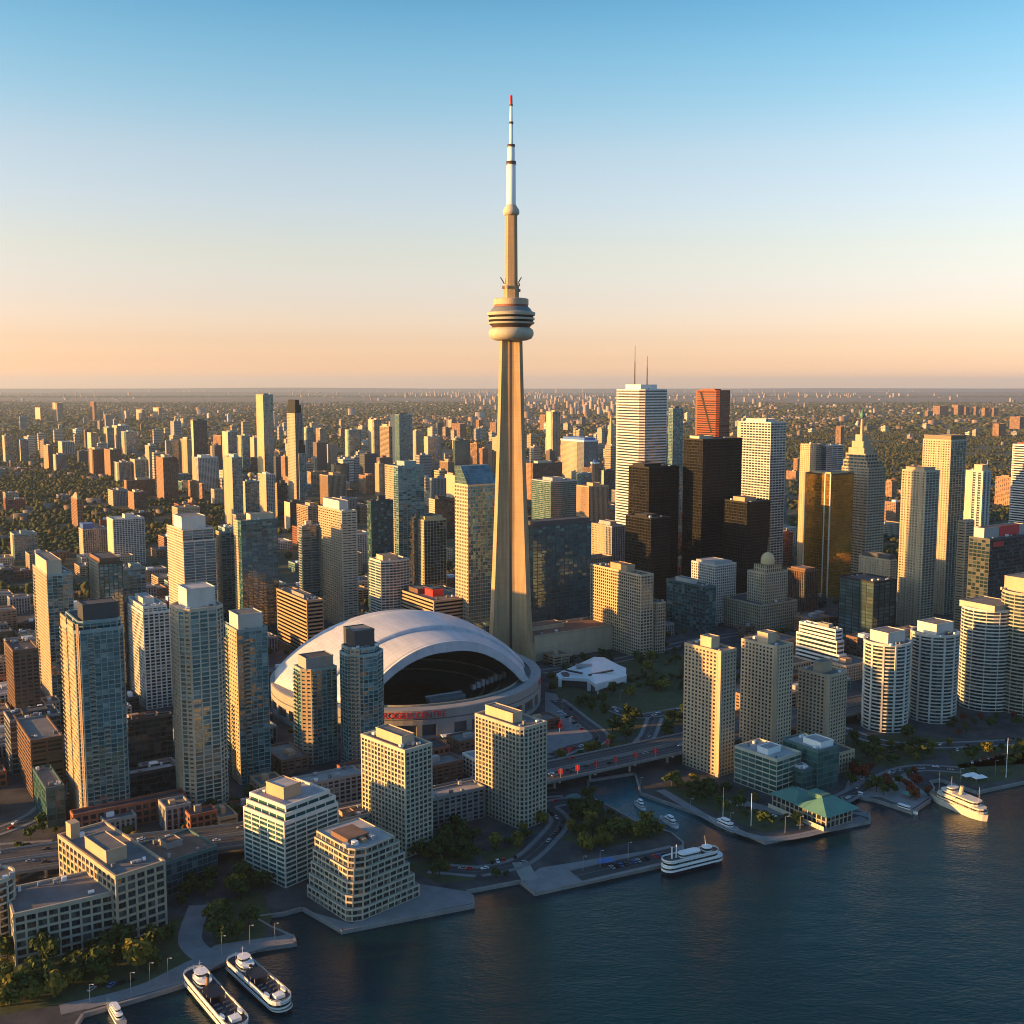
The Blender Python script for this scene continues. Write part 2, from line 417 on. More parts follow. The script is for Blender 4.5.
def facade(poly, z0, z1, st, glz, frm, roof_top=True, individual=None):
    """adds one storeyed block: glazing to glz, the concrete or steel frame to frm"""
    nf = max(1, round((z1 - z0) / st['fh'])); fh = (z1 - z0) / nf
    glz.prism(poly, z0, z1, st['gl'], top=True, topmat=st['roof'], bay=st['bay'], fh=fh)
    ps = offset(poly, st['so'])
    for k in range(nf + 1):
        za = z0 + k * fh - st['sh'] / 2; zb = za + st['sh']
        if k == 0: za = z0
        if k == nf: za, zb = z1 - st['sh'], z1
        frm.ring(ps, poly, za, zb, st['fr']) if k < nf else None
        if k < nf:
            pass
    n = len(poly); po = st['po']; hw = st['pw'] / 2
    for i in range(n):
        p, q = Vector(poly[i]), Vector(poly[(i + 1) % n]); L = (q - p).length
        if L < 0.4: continue
        d = (q - p) / L; nr = Vector((d.y, -d.x)); nb = max(1, round(L / st['bay']))
        if n > 12:
            if i % 2: continue
            nb = 1
        for j in range(nb + 1):
            if n > 12 and j > 0: continue
            t = j * L / nb; a, b = t - hw, t + hw
            if j == 0: a = -po if n < 9 else -hw
            if j == nb: b = L
            c = [p + d * a - nr * 0.05, p + d * a + nr * po, p + d * b + nr * po, p + d * b - nr * 0.05]
            frm.prism([tuple(x) for x in c], z0 + 0.01, z1 - 0.01, st['fr'])
    return fh, nf
def parapet(poly, z, st, frm, h=1.3):
    frm.ring(offset(poly, st['po'] + 0.06), offset(poly, -0.5), z - 0.9, z + h, st['fr'])
def add_windows(root, poly, z0, z1, st, fh, nf, world, limit=100):
    """every pane a part of its own (at most LIMIT, nearest first); the rest go in one mesh"""
    cells = []
    n = len(poly); cl = Vector((0, 0, HCAM))
    for i in range(n):
        p, q = Vector(poly[i]), Vector(poly[(i + 1) % n]); L = (q - p).length
        if L < 1.5: continue
        d = (q - p) / L; nr = Vector((d.y, -d.x)); nb = max(1, round(L / st['bay']))
        w, h = L / nb - st['pw'], fh - st['sh']
        for j in range(nb):
            for k in range(nf):
                c2 = p + d * ((j + .5) * L / nb) + nr * 0.1
                c = Vector((c2.x, c2.y, z0 + (k + .5) * fh))
                wp = world @ c; wn_ = world.to_3x3() @ Vector((nr.x, nr.y, 0))
                vis = wn_.dot(cl - wp) > 0
                cells.append((0 if vis else 1, (cl - wp).length, c, math.atan2(d.y, d.x), w, h, i))
    cells.sort(key=lambda x: (x[0], x[1]))
    cache = {}; rest = MB()
    for q, (vis, dist, c, a, w, h, i) in enumerate(cells):
        if q < limit and vis == 0:
            key = (round(w, 2), round(h, 2))
            if key not in cache:
                m = MB()
                m.face([(-w / 2, 0, -h / 2), (w / 2, 0, -h / 2), (w / 2, 0, h / 2), (-w / 2, 0, h / 2)], st['gl'], [(0.02, 0.02), (1.98, 0.02), (1.98, .98), (0.02, .98)])
                m.box(-w / 2 - .06, -.06, -h / 2 - .12, w / 2 + .06, 0.02, -h / 2, st['fr'], True)
                cache[key] = m.mesh('window')
            o = bpy.data.objects.new('window', cache[key]); COL.objects.link(o)
            o.parent = root; o.location = c; o.rotation_euler = (0, 0, a)
        else:
            dx, dy = math.cos(a), math.sin(a)
            def P(u, v): return (c.x + dx * u, c.y + dy * u, c.z + v)
            k = random.randint(0, 60) * 2; kk = random.randint(0, 60)
            rest.face([P(-w / 2, -h / 2), P(w / 2, -h / 2), P(w / 2, h / 2), P(-w / 2, h / 2)], st['gl'], [(k + .02, kk + .02), (k + 1.98, kk + .02), (k + 1.98, kk + .98), (k + .02, kk + .98)])
    if rest.f:
        tag(rest.obj('window_pattern', root), kind='stuff')
class Bld: pass
def place(px, rot=33.0, shape='rect'):
    xl, xm, xr, yt, yb = px
    a = R_(rot)
    Y0 = yrow(yb); h = zat(Y0, yt)
    if shape == 'round':
        Rr = (xr - xl) / 2 * mpp(Y0); Yc = Y0 + Rr
        h = zat(Yc - Rr, yt); Xc = xat(Yc, h * .6, (xl + xr) / 2)
        e1, e2 = Vector((math.cos(a), math.sin(a))), Vector((-math.sin(a), math.cos(a)))
        o = Vector((Xc, Yc)) - (e1 + e2) * Rr
        return o, a, 2 * Rr, 2 * Rr, h
    X0 = xat(Y0, h, xm)
    def solve(px_, ex, ey):
        k = (px_ - 512) / FPX
        D0 = Y0 * CP + (HCAM - h) * SP
        den = ex - k * ey * CP
        return (k * D0 - X0) / den if abs(den) > 1e-6 else 10
    L1 = solve(xr, math.cos(a), math.sin(a)); L2 = solve(xl, -math.sin(a), math.cos(a))
    L1 = min(max(L1, 6), 220); L2 = min(max(L2, 6), 220)
    return Vector((X0, Y0)), a, L1, L2, h
LOG = []
def tower(name, label, px, sty, cat='tower', rot=33.0, shape='rect', c=0.2, pent=True, group=None, win=False, podium=None, tiers=None, minL2=0, minL1=0, units=None, zb=0.0, **over):
    st = dict(STY[sty]); st.update(over)
    o, a, L1, L2, h = place(px, rot, shape)
    L1, L2 = max(L1, minL1), max(L2, minL2)
    LOG.append((name, px[0], round(L1), round(L2), round(h), round(o.y)))
    root = thing(name, label, cat, (o.x, o.y, zb), a, group)
    world = Matrix.Translation((o.x, o.y, zb)) @ Matrix.Rotation(a, 4, 'Z')
    poly = poly_of(shape, L1, L2, c)
    TAKEN.append([tuple((world @ Vector((x, y, 0))).xy) for x, y in [(-3, -3), (L1 + 3, -3), (L1 + 3, L2 + 3), (-3, L2 + 3)]])
    glz, frm = MB(), MB()
    b = Bld(); b.root, b.L1, b.L2, b.h, b.st, b.poly, b.world, b.a = root, L1, L2, h, st, poly, world, a
    blocks = [(poly, 0.0, h)]
    if tiers:    # list of (fraction of height, inset fractions x0,y0,x1,y1)
        blocks = []; z = 0.0; cur = poly
        for f, ins in tiers:
            blocks.append((cur, z, h * f)); z = h * f
            if ins:
                x0, y0, x1, y1 = ins
                cur = [(L1 * x0 + (L1 * (x1 - x0)) * u / L1, L2 * y0 + (L2 * (y1 - y0)) * v / L2) for u, v in poly]
    for k, (pl, z0, z1) in enumerate(blocks):
        fh, nf = facade(pl, z0, z1, st, glz, frm)
        parapet(pl, z1, st, frm)
        if win and k == 0: b.fh, b.nf = fh, nf
    b.top = blocks[-1][0]; b.ztop = blocks[-1][2]
    if win:
        core = MB()
        for pl, z0, z1 in blocks: core.prism(pl, z0, z1, st.get('core', st['fr']), topmat=st['roof'])
        core.obj('wall', root)
        frm.obj('facade_frame', root)
        for pl, z0, z1 in blocks[:1]: add_windows(root, pl, z0, z1, st, b.fh, b.nf, world)
        if len(blocks) > 1:
            g2 = MB()
            for pl, z0, z1 in blocks[1:]:
                g2.prism(offset(pl, .04), z0, z1 - .05, st['gl'], top=False, bay=st['bay'], fh=3.1)
            g2.obj('glazing', root)
    else:
        glz.obj('glazing', root); frm.obj('facade_frame', root)
    tx0, tx1 = min(x for x, y in b.top), max(x for x, y in b.top); ty0, ty1 = min(y for x, y in b.top), max(y for x, y in b.top)
    W, D = tx1 - tx0, ty1 - ty0
    rs = random.Random(hash_str(label))
    m = MB(); m.prism(offset(b.top, -.55), b.ztop + .004, b.ztop + .06, st['roof']); roof = m.obj('roof', root); b.roof = roof
    if pent:
        if pent is True:
            f = rs.uniform(.35, .6); ph = rs.uniform(3.5, 6.5)
            fx, fy = rs.uniform(.15, .85 - f * .8), rs.uniform(.2, .3)
            pent = (fx, fy, fx + f * .8, min(.85, fy + f), ph)
        x0, y0, x1, y1, ph = pent[:5]
        pm = pent[5] if len(pent) > 5 else st['pent']
        m = MB(); z = b.ztop + 0.065
        X0, Y0, X1, Y1 = tx0 + W * x0, ty0 + D * y0, tx0 + W * x1, ty0 + D * y1
        m.box(X0, Y0, z, X1, Y1, z + ph, pm, topmat=st['roof'])
        m.ring(offset([(X0, Y0), (X1, Y0), (X1, Y1), (X0, Y1)], .15), offset([(X0, Y0), (X1, Y0), (X1, Y1), (X0, Y1)], -.3), z + ph - .4, z + ph + .5, pm)
        m.obj('penthouse', roof)
    if units is None: units = 7 if px[4] > 640 else (4 if px[4] > 560 else 2)
    for u in range(units):
        s = rs.uniform(1.2, 3.2); hh = rs.uniform(1.2, 2.8)
        ux, uy = tx0 + W * (.08 + .8 * ((u + rs.random() * .6) / max(units, 1))), ty0 + D * rs.uniform(.06, .18) if rs.random() < .6 else ty0 + D * rs.uniform(.82, .88)
        m = MB(); z = b.ztop + .065
        m.box(ux, uy, z + .3, ux + s, uy + s * .8, z + hh, rs.choice(['pale_metal', 'steel_grey', 'white_paint']))
        m.box(ux + .2, uy + .2, z, ux + s - .2, uy + s * .8 - .2, z + .3, 'dark_metal')
        m.obj('roof_unit', roof)
    if podium:
        x0, y0, x1, y1, ph = podium[:5]; ps = STY[podium[5]] if len(podium) > 5 else st
        g2, f2 = MB(), MB(); pl = [(x0, y0), (x1, y0), (x1, y1), (x0, y1)]
        facade(pl, 0, ph, ps, g2, f2); parapet(pl, ph, ps, f2)
        po = g2.obj('podium', root); f2.obj('podium_frame', po)
    return b
def hash_str(s):
    v = 7
    for ch in s: v = (v * 31 + ord(ch)) & 0x7fffffff
    return v
def gridwall(b, f0=0.0, f1=1.0, mat=None, face=None, name='gable_wall', bw=3.6, solid_=.58, pw=1.5):  # added on the sunlit side, its brightness put into a paler wall
    """an end wall pierced by one window per bay and storey"""
    n = len(b.poly); face = n - 1 if face is None else face
    p, q = Vector(b.poly[face]), Vector(b.poly[(face + 1) % n]); d = q - p; L = d.length; d = d / L; nr = Vector((d.y, -d.x)); o = b.st['po'] + .12 if b.st['so'] < .6 else b.st['so'] + .12
    mat = mat or b.st['fr']; m = MB(); nf = max(1, round(b.h / b.st['fh'])); fh = b.h / nf; a, c = L * f0, L * f1
    nb = max(1, round((c - a) / bw))
    def blk(t0, t1, z0, z1, oo): m.prism([tuple(p + d * t0 - nr * .02), tuple(p + d * t1 - nr * .02), tuple(p + d * t1 + nr * oo), tuple(p + d * t0 + nr * oo)][::-1], z0, z1, mat)
    for k in range(nf + 1):
        z = k * fh; blk(a, c, max(0, z - fh * solid_ * .5), z + fh * solid_ * .5, o)
    for j in range(nb + 1):
        t = a + (c - a) * j / nb; blk(max(a, t - pw / 2), min(c, t + pw / 2), 0, b.h + .9, o + .06)
    return m.obj(name, b.root)
def endwall(b, f0=0.0, f1=1.0, mat=None, face=None, name='end_wall', z1=None, gap=0.0):  # added panel; the sunlit look of that side is in its paler colour
    """a plain wall panel standing on one end of the block"""
    n = len(b.poly); face = n - 1 if face is None else face
    p, q = Vector(b.poly[face]), Vector(b.poly[(face + 1) % n]); d = q - p; L = d.length; d = d / L; nr = Vector((d.y, -d.x)); o = b.st['po'] + .12 if b.st['so'] < .6 else b.st['so'] + .12
    m = MB(); z1 = z1 or b.h + 1.0
    cuts = [(f0, f1)] if not gap else [(f0, (f0 + f1) / 2 - gap / 2), ((f0 + f1) / 2 + gap / 2, f1)]
    for a, c in cuts:
        m.prism([tuple(p + d * L * a - nr * .02), tuple(p + d * L * a + nr * o), tuple(p + d * L * c + nr * o), tuple(p + d * L * c - nr * .02)][::-1], 0, z1, mat or b.st['fr'])
        if len(cuts) > 1: m.obj(name, b.root); m = MB()
    if len(cuts) == 1: return m.obj(name, b.root)
def balconies(b, face, bays, every=1, dep=1.5, mat='pale_concrete', limit=100, z0f=0.06, z1f=0.97):
    """single balconies stacked up chosen bays of one outline edge, each a part of its own"""
    st = b.st; p, q = Vector(b.poly[face]), Vector(b.poly[(face + 1) % len(b.poly)]); L = (q - p).length
    d = (q - p) / L; nr = Vector((d.y, -d.x)); nb = max(1, round(L / st['bay'])); w = L / nb * .94
    m = MB(); m.box(-w / 2, -dep, -.14, w / 2, -st['so'] - .02, .14, mat, True)
    m.box(-w / 2 + .05, -dep + .04, .14, w / 2 - .05, -dep + .1, 1.15, 'glass_green')
    m.box(-w / 2 + .02, -dep + .12, .14, -w / 2 + .1, -st['so'] - .05, 1.15, 'glass_green'); m.box(w / 2 - .1, -dep + .12, .14, w / 2 - .02, -st['so'] - .05, 1.15, 'glass_green')
    me = m.mesh('balcony'); nf = max(1, round(b.h / st['fh'])); fh = b.h / nf; k = 0
    for j in bays:
        j = j % nb
        for f in range(int(nf * z0f), int(nf * z1f), every):
            if k >= limit: return
            c = p + d * ((j + .5) * L / nb); o = bpy.data.objects.new('balcony', me); COL.objects.link(o); o.parent = b.root
            o.location = (c.x, c.y, f * fh + st['sh'] * .2); o.rotation_euler = (0, 0, math.atan2(d.y, d.x)); k += 1
def spire(b, x, y, h, r=0.8, mat='steel_grey', name='antenna', z=None):
    m = MB(); z = b.ztop if z is None else z
    m.tube((x, y, z), (x, y, z + h * .6), r, r * .7, mat); m.tube((x, y, z + h * .6), (x, y, z + h), r * .5, r * .3, mat)
    return m.obj(name, b.root)
T = tower
# ---------------------------------------------------------------- towers at the harbour's west side
b = T('condo_tower', 'tall dark green glass condo tower with a black screen on its roof', (60, 75, 123, 626, 830), 'teal_dark', 'condo tower', shape='oct', c=.10, pent=(.12, .05, .98, .45, 11, 'dark_metal'),
      tiers=[(.965, (.12, .12, 1, 1)), (1.0, None)], podium=(-8, -10, 62, -1, 14, 'brick_low'))
gridwall(b, .0, .45, 'tan_concrete', 6)
gridwall(b, .55, 1, 'tan_concrete', 6)
gridwall(b, .35, .8, 'tan_concrete', 7)
balconies(b, 0, (1, 3), limit=60)
balconies(b, 6, (0, 2), limit=40)
b = T('condo_tower', 'tall pale grey condo tower with a large white box on its roof', (168, 181, 225, 612, 815), 'white_grid', 'condo tower', shape='oct', c=.2, pent=(.2, .2, .85, .85, 13, 'white_concrete'), gl='glass_teal', fr='pale_concrete', bay=5.2, pw=.9, sh=.7)
gridwall(b, 0, 1, 'beige_concrete', 6)
gridwall(b, .5, 1, 'beige_concrete', 7)
b = T('condo_tower', 'glass condo tower with a white capped roof just behind the tall pale grey one', (226, 237, 267, 632, 785), 'teal_condo', 'condo tower', pent=(.08, .1, .9, .9, 11, 'white_concrete'))
gridwall(b, .2, 1, 'beige_concrete')
balconies(b, 0, (1,), limit=50)
balconies(b, 3, (0, 2), limit=50)
b = T('condo_tower', 'white balconied condo tower between the dark glass tower and the pale grey tower', (125, 143, 169, 609, 710), 'white_grid', 'condo tower', pent=(.2, .3, .7, .8, 5), tiers=[(.95, (.06, .06, .94, .94)), (1, None)], fr='white_concrete')
b = T('condo_tower', 'slim glass tower with a golden side and a white cap, at the west edge', (33, 47, 72, 576, 705), 'teal_condo', 'condo tower', pent=(.0, .0, .6, .8, 13, 'pale_concrete'))
gridwall(b, .0, 1, 'beige_concrete')
balconies(b, 0, (2,), limit=50)
balconies(b, 3, (1, 3), limit=50)
b = T('condo_tower', 'brown topped tower rising behind the dark glass tower', (88, 99, 122, 564, 700), 'teal_dark', 'condo tower', fr='bronze_steel', pent=(.05, .05, .95, .95, 4, 'brown_brick'))
gridwall(b, .1, 1, 'beige_concrete')
b = T('condo_tower', 'grey green slab tower tucked behind the brown topped tower', (118, 123, 145, 570, 680), 'teal_condo', 'condo tower', fr='grey_concrete')
balconies(b, 0, (2,), limit=40)
b = T('condo_tower', 'blue glass tower with white floor lines and a stepped golden side', (167, 183, 215, 531, 640), 'blue_band', 'condo tower', tiers=[(.9, (.0, .1, 1, .8)), (1, None)], pent=(.05, .1, .8, .8, 14, 'white_concrete'), gl='glass_teal', sh=.5, so=.5)
gridwall(b, 0, 1, 'beige_concrete', solid_=.5)
b = T('condo_tower', 'narrow tower with a lit strip of balconies, next to the blue glass one', (216, 221, 235, 533, 628), 'teal_band', 'condo tower')
gridwall(b, .0, 1, 'beige_concrete')
b = T('condo_tower', 'broad dark teal tower with thin floor lines, behind the pale grey tower', (234, 241, 277, 522, 640), 'teal_band', 'condo tower', fr='teal_metal', so=.6, pent=(.3, .2, .95, .8, 7, 'pale_concrete'))
gridwall(b, .0, .6, 'beige_concrete')
b = T('condo_tower', 'brown brick tower with pale corner strips, at the west edge', (5, 13, 38, 652, 728), 'brick_low', 'apartment tower', fr='brown_brick', fh=3.2, pent=None)
b = T('office_block', 'low brown block with a lit striped end, left of the dark glass tower', (14, 31, 62, 742, 798), 'tan_slab', 'office', fr='brown_brick', so=.7, sh=1.4, pent=None, bay=12)
b = T('office_block', 'flat roofed grey block behind the striped brown block', (4, 10, 60, 722, 775), 'dark_office', 'office', fr='grey_concrete', pent=(.3, .3, .8, .7, 3))
b = T('glass_pavilion', 'small low green glass block at the foot of the dark glass tower', (33, 46, 64, 790, 828), 'green_office', 'building', fr='teal_metal', pent=None)
b = T('office_block', 'flat dark block in the shade between the two tall condo towers', (126, 128, 172, 722, 778), 'dark_office', 'office', pent=(.1, .3, .4, .6, 3, 'roof_brown'), units=3)
b = T('low_block', 'low grey roofed block below the flat dark block', (126, 130, 176, 776, 806), 'dark_office', 'building', roof='roof_pale', pent=None, units=3)
b = T('condo_tower', 'short dark condo tower with a golden side and a drum on its roof', (294, 304, 336, 672, 766), 'teal_dark', 'condo tower', shape='cut', c=.3, pent=(.1, .1, .95, .9, 9, 'grey_concrete'))
gridwall(b, .0, 1, 'beige_concrete')
balconies(b, 0, (0,), limit=40)
balconies(b, 3, (0, 1), limit=60)
b = T('condo_tower', 'dark condo tower standing in front of the white stadium roof', (335, 352, 388, 652, 772), 'teal_condo', 'condo tower', shape='oct', c=.3, pent=(.15, .15, .8, .9, 13, 'dark_metal'), tiers=[(.95, (.05, .08, .9, .95)), (1, None)])
gridwall(b, .2, .8, 'beige_concrete', 7)
balconies(b, 7, (0, 1), limit=60)
balconies(b, 1, (0,), limit=30)
b = T('condo_block', 'cream condo block with a lit upper side, below the stadium', (362, 405, 431, 752, 858), 'beige_grid', 'condo block', rot=44, win=True, pent=(.22, .2, .7, .8, 6), fr='pale_concrete', gl='glass_window', bay=3.3, pw=.85, sh=.85, fh=3.0)
b = T('condo_block', 'cream condo block with a rounded corner, in front of the stadium wall', (476, 522, 546, 730, 830), 'beige_grid', 'condo block', rot=43, shape='roundcorner', c=.25, win=True, pent=(.2, .3, .6, .9, 6.5), fr='pale_concrete', bay=3.3, pw=.85, sh=.85, fh=3.0)
b = T('condo_block', 'glass and white condo block with stepped golden terraces by the inlet', (244, 284, 337, 812, 888), 'white_grid', 'condo block', rot=50, win=True, pent=(.2, .3, .6, .8, 7, 'tan_concrete'), gl='glass_green',
      tiers=[(.84, (.06, .06, 1, 1)), (.92, (.12, .12, .94, 1)), (1, None)], bay=7.6, pw=.55, sh=.95, units=4)
b = T('town_house', 'grey row of glazed town houses behind the cream condo block', (300, 304, 362, 786, 812), 'white_grid', 'town house', fr='grey_concrete', pent=None, minL2=16)
b = T('town_house', 'grey terraced row between the two cream condo blocks', (428, 432, 484, 800, 830), 'white_grid', 'town house', fr='grey_concrete', pent=None, minL2=14, units=4)
b = T('small_block', 'small pale block with a brown roof beside the stepped terraces', (331, 338, 374, 822, 848), 'white_grid', 'building', fr='pale_concrete', roof='roof_brown', pent=(.2, .2, .5, .6, 3, 'tan_concrete'), minL2=16)
# terraced block on the quay: every storey a little smaller
def terraces():
    o, a, L1, L2, h = place((307, 348, 418, 858, 923), 42)
    root = thing('terraced_block', 'cream waterfront block with stepped glazed terraces on the stone quay', 'condo block', (o.x, o.y, 0), a)
    TAKEN.append([tuple((Matrix.Translation((o.x, o.y, 0)) @ Matrix.Rotation(a, 4, 'Z') @ Vector(q)).xy) for q in ((-8, -8, 0), (L1 + 9, -8, 0), (L1 + 9, L2, 0), (-8, L2, 0))])
    n = max(6, round(h / 3.3)); fh = h / n; st = dict(STY['white_grid'], gl='glass_window', fr='pale_concrete', bay=4.4, sh=.7, pw=.6)
    frm, core = MB(), MB(); wall_p = []
    W = Matrix.Translation((o.x, o.y, 0)) @ Matrix.Rotation(a, 4, 'Z')
    for k in range(n):
        s = (k // 2) * 2.5; r = (k // 2) * 3.9
        pl = [(2 + s * .55, s * .5), (2 + s * .55 + 5, s * .5 - 2.2), (L1 - r * .62, s * .5), (L1 - r * .62, L2), (s * .55, L2), (s * .55, s * .5 + 3)]
        core.prism(pl, k * fh, (k + 1) * fh, 'pale_concrete', topmat='roof_pale')
        gg = MB(); facade(pl, k * fh, (k + 1) * fh, st, gg, frm)
        frm.ring(offset(pl, .5), offset(pl, .2), (k + 1) * fh - .5, (k + 1) * fh + .55, 'pale_concrete')
        wall_p.append((pl, k * fh, (k + 1) * fh))
    core.obj('wall', root); frm.obj('facade_frame', root)
    for k, (pl, z0, z1) in enumerate(wall_p[:n]):
        add_windows(root, pl, z0, z1, st, fh, 1, W, limit=14 if k < 6 else 8)
    m = MB(); s = n * .8
    m.box(L1 * .2, L2 * .35, h + .02, L1 * .5, L2 * .75, h + 3, 'brown_brick', topmat='roof_brown'); m.obj('penthouse', root)
    for q in range(4):
        m = MB(); m.box(L1 * (.12 + .12 * q), L2 * .25, h + .02, L1 * (.12 + .12 * q) + 2.5, L2 * .25 + 4, h + 2.2, ['pale_metal', 'white_paint', 'tan_concrete', 'pale_metal'][q]); m.obj('roof_unit', root)
terraces()
b = T('office_building', 'cream office block with rows of square windows and a lit roof house', (59, 116, 164, 878, 944), 'beige_grid', 'office', rot=44, win=True, fr='beige_concrete', gl='glass_dark', bay=5.2, pw=1.2, sh=1.3, fh=4.2, pent=(.12, .25, .55, .62, 7, 'beige_concrete'), units=5, roof='roof_gravel')
m = MB(); m.box(b.L1 * .1, b.L2 * .86, b.h, b.L1 * .3, b.L2 * .95, b.h + 9, 'beige_concrete'); m.obj('stair_tower', b.root)
b = T('office_building', 'long low cream office wing with grey roof on the promenade', (6, 14, 112, 916, 966), 'beige_grid', 'office', rot=31, win=True, fr='pale_concrete', gl='glass_dark', bay=5.0, pw=1.0, sh=1.2, fh=4.2, pent=None, units=5, minL2=22)
b = T('office_building', 'rounded cream office end at the west end of the long wing', (-22, -2, 14, 884, 958), 'beige_grid', 'office', shape='round', fr='pale_concrete', gl='glass_dark', fh=4.0, pent=None)
b = T('theatre', 'low theatre with a blue glass front and a brown flat roof', (150, 166, 217, 864, 896), 'green_office', 'theatre', rot=44, gl='glass_blue', bay=3, sh=.2, roof='roof_brown', pent=(.3, .5, .6, .8, 3, 'grey_concrete'), minL2=34, fr='teal_metal')
# ---------------------------------------------------------------- behind the stadium
b = T('condo_tower', 'dark banded tower behind the back of the stadium roof', (299, 302, 319, 527, 620), 'blue_band', 'condo tower', gl='glass_teal', fr='grey_concrete')
b = T('condo_tower', 'broad tower with golden balconies and a white gridded side, behind the stadium', (319, 342, 356, 512, 628), 'yellow_band', 'condo tower', pent=(.15, .2, .8, .9, 11, 'white_concrete'), fr='pale_concrete')
gridwall(b, 0, 1, 'limestone', solid_=.5, bw=6)
b = T('office_block', 'low brown office block with pale bands, just behind the stadium roof', (277, 307, 323, 602, 655), 'tan_slab', 'office', bay=60, so=.5, sh=1.9, fh=4, gl='glass_black', pent=(.2, .2, .7, .6, 4, 'grey_concrete'))
b = T('office_tower', 'dark teal slab tower right of the golden balconied tower', (367, 371, 393, 502, 612), 'dark_office', 'office tower', gl='glass_teal')
b = T('condo_tower', 'stubby condo tower with curved white balconies behind the stadium', (370, 381, 409, 562, 640), 'blue_band', 'condo tower', shape='bow', c=.1, pent=(.1, .2, .6, .7, 6, 'beige_concrete'))
b = T('office_tower', 'dark glass tower with a lit flat cap, behind the curved white balconies', (409, 424, 446, 521, 600), 'glass_office', 'office tower', gl='glass_dark', fr='gold_trim', bay=5, po=.3, pw=.5, pent=(.1, .1, .9, .8, 5, 'gold_trim'))
gridwall(b, .2, 1, 'limestone', solid_=.4)
b = T('office_block', 'banded tan office block with a red rooftop box, behind the stadium', (396, 434, 469, 602, 652), 'tan_slab', 'office', bay=70, so=.5, sh=2.0, fh=4.0, gl='glass_black', pent=(.15, .55, .5, .85, 5, 'brown_brick'), units=4)
m = MB(); m.box(b.L1 * .3, b.L2 * .3, b.h + .02, b.L1 * .62, b.L2 * .5, b.h + 7, 'red_paint'); m.box(b.L1 * .34, b.L2 * .34, b.h + 7, b.L1 * .58, b.L2 * .46, b.h + 8.2, 'dark_metal'); m.obj('rooftop_box', b.root)
b = T('office_tower', 'mirror glass tower with a sloping top beside the concrete needle tower', (455, 468, 497, 486, 650), 'glass_office', 'office tower', fr='gold_trim', pent=None, units=0, mv=1)
gridwall(b, 0, 1, 'limestone', solid_=.42, pw=1.0)
m = MB(); hh = b.h; e = 20.0
m.prism([(0, 0), (b.L1, 0), (b.L1, b.L2), (0, b.L2)], hh + .03, hh + e, 'glass_mirror', poly_top=[(0, b.L2 * .55), (b.L1, b.L2 * .55), (b.L1, b.L2), (0, b.L2)], bay=3, fh=4, topmat='dark_metal')
m.obj('sloping_roof', b.root)
b = T('office_block', 'broad dark glass block with square reflections right of the concrete needle tower', (523, 533, 591, 527, 640), 'dark_office', 'office', gl='glass_mirror', bay=6, pent=(.03, .03, .97, .97, 5, 'dark_metal'), sh=.8)
b = T('hotel', 'tan gridded hotel with golden side, above the white pavilion', (591, 641, 653, 576, 658), 'tan_grid', 'hotel', win=False, pent=(.1, .3, .8, .62, 7, 'tan_concrete'), fr='beige_concrete')
b = T('hotel_wing', 'lower tan wing with rounded corner at the gridded hotel', (634, 655, 665, 604, 654), 'tan_grid', 'hotel', shape='roundcorner', c=.3, fr='beige_concrete', pent=None)
b = T('convention_hall', 'long windowless beige hall beside the base of the concrete needle tower', (529, 534, 617, 637, 662), 'tan_slab', 'hall', fr='limestone', gl='limestone', bay=90, sh=.4, so=.1, fh=12, roof='roof_brown', pent=(.1, .5, .5, .9, 4, 'limestone'), minL2=45, units=5)
# ---------------------------------------------------------------- bank towers
b = T('bank_tower', 'tallest white bank tower with two rooftop masts', (617, 642, 667, 390, 562), 'white_band', 'office tower', shape='cut', c=.13, pent=(.1, .15, .75, .75, 8, 'white_marble'), fh=4.4, sh=2.1, units=1)
for fx, fy, hh in ((.16, .45, 62), (.5, .3, 46)): spire(b, b.L1 * fx, b.L2 * fy, hh, 1.1, 'bronze_steel', 'mast', b.h + 8)
m = MB(); m.prism([(-.3, .13 * b.L1), (.13 * b.L1, -.3), (.13 * b.L1 + .1, .2), (.2, .13 * b.L1 + .1)], 0, b.h, 'bronze_steel'); m.obj('corner_recess', b.root)
b = T('office_tower', 'black office tower in front of the tallest white one', (629, 649, 679, 468, 602), 'black_steel', 'office tower', pent=(.05, .3, .6, .9, 4))
b = T('office_tower', 'short black office tower, lowest of the black group', (626, 651, 670, 519, 614), 'black_steel', 'office tower', pent=(.2, .3, .7, .8, 3))
b = T('office_tower', 'tallest black office tower beside the red granite tower', (684, 703, 742, 440, 602), 'black_steel', 'office tower', pent=(.05, .3, .4, .8, 4, 'pale_concrete'), units=3)
b = T('office_tower', 'black office tower with a lit striped side, east of the tallest black one', (724, 747, 770, 503, 606), 'black_steel', 'office tower', pent=(.2, .3, .7, .8, 5, 'tan_concrete'))
b = T('bank_tower', 'red granite tower with a dark slanting notch and splayed corner', (696, 718, 730, 391, 548), 'red_granite', 'office tower', shape='cut', c=.15, pent=(.1, .2, .6, .8, 3), units=1)
m = MB()
m.face([(-.45, b.L2 * .72, b.h - 1), (-.45, b.L2 * .82, b.h - 1), (-.45, b.L2 * .30, b.h * .74), (-.45, b.L2 * .22, b.h * .74)][::-1], 'black_steel')
m.face([(-.1, b.L2 * .72, b.h - 1), (-.1, b.L2 * .82, b.h - 1), (-.1, b.L2 * .30, b.h * .74), (-.1, b.L2 * .22, b.h * .74)], 'black_steel')
m.obj('notch_panel', b.root)
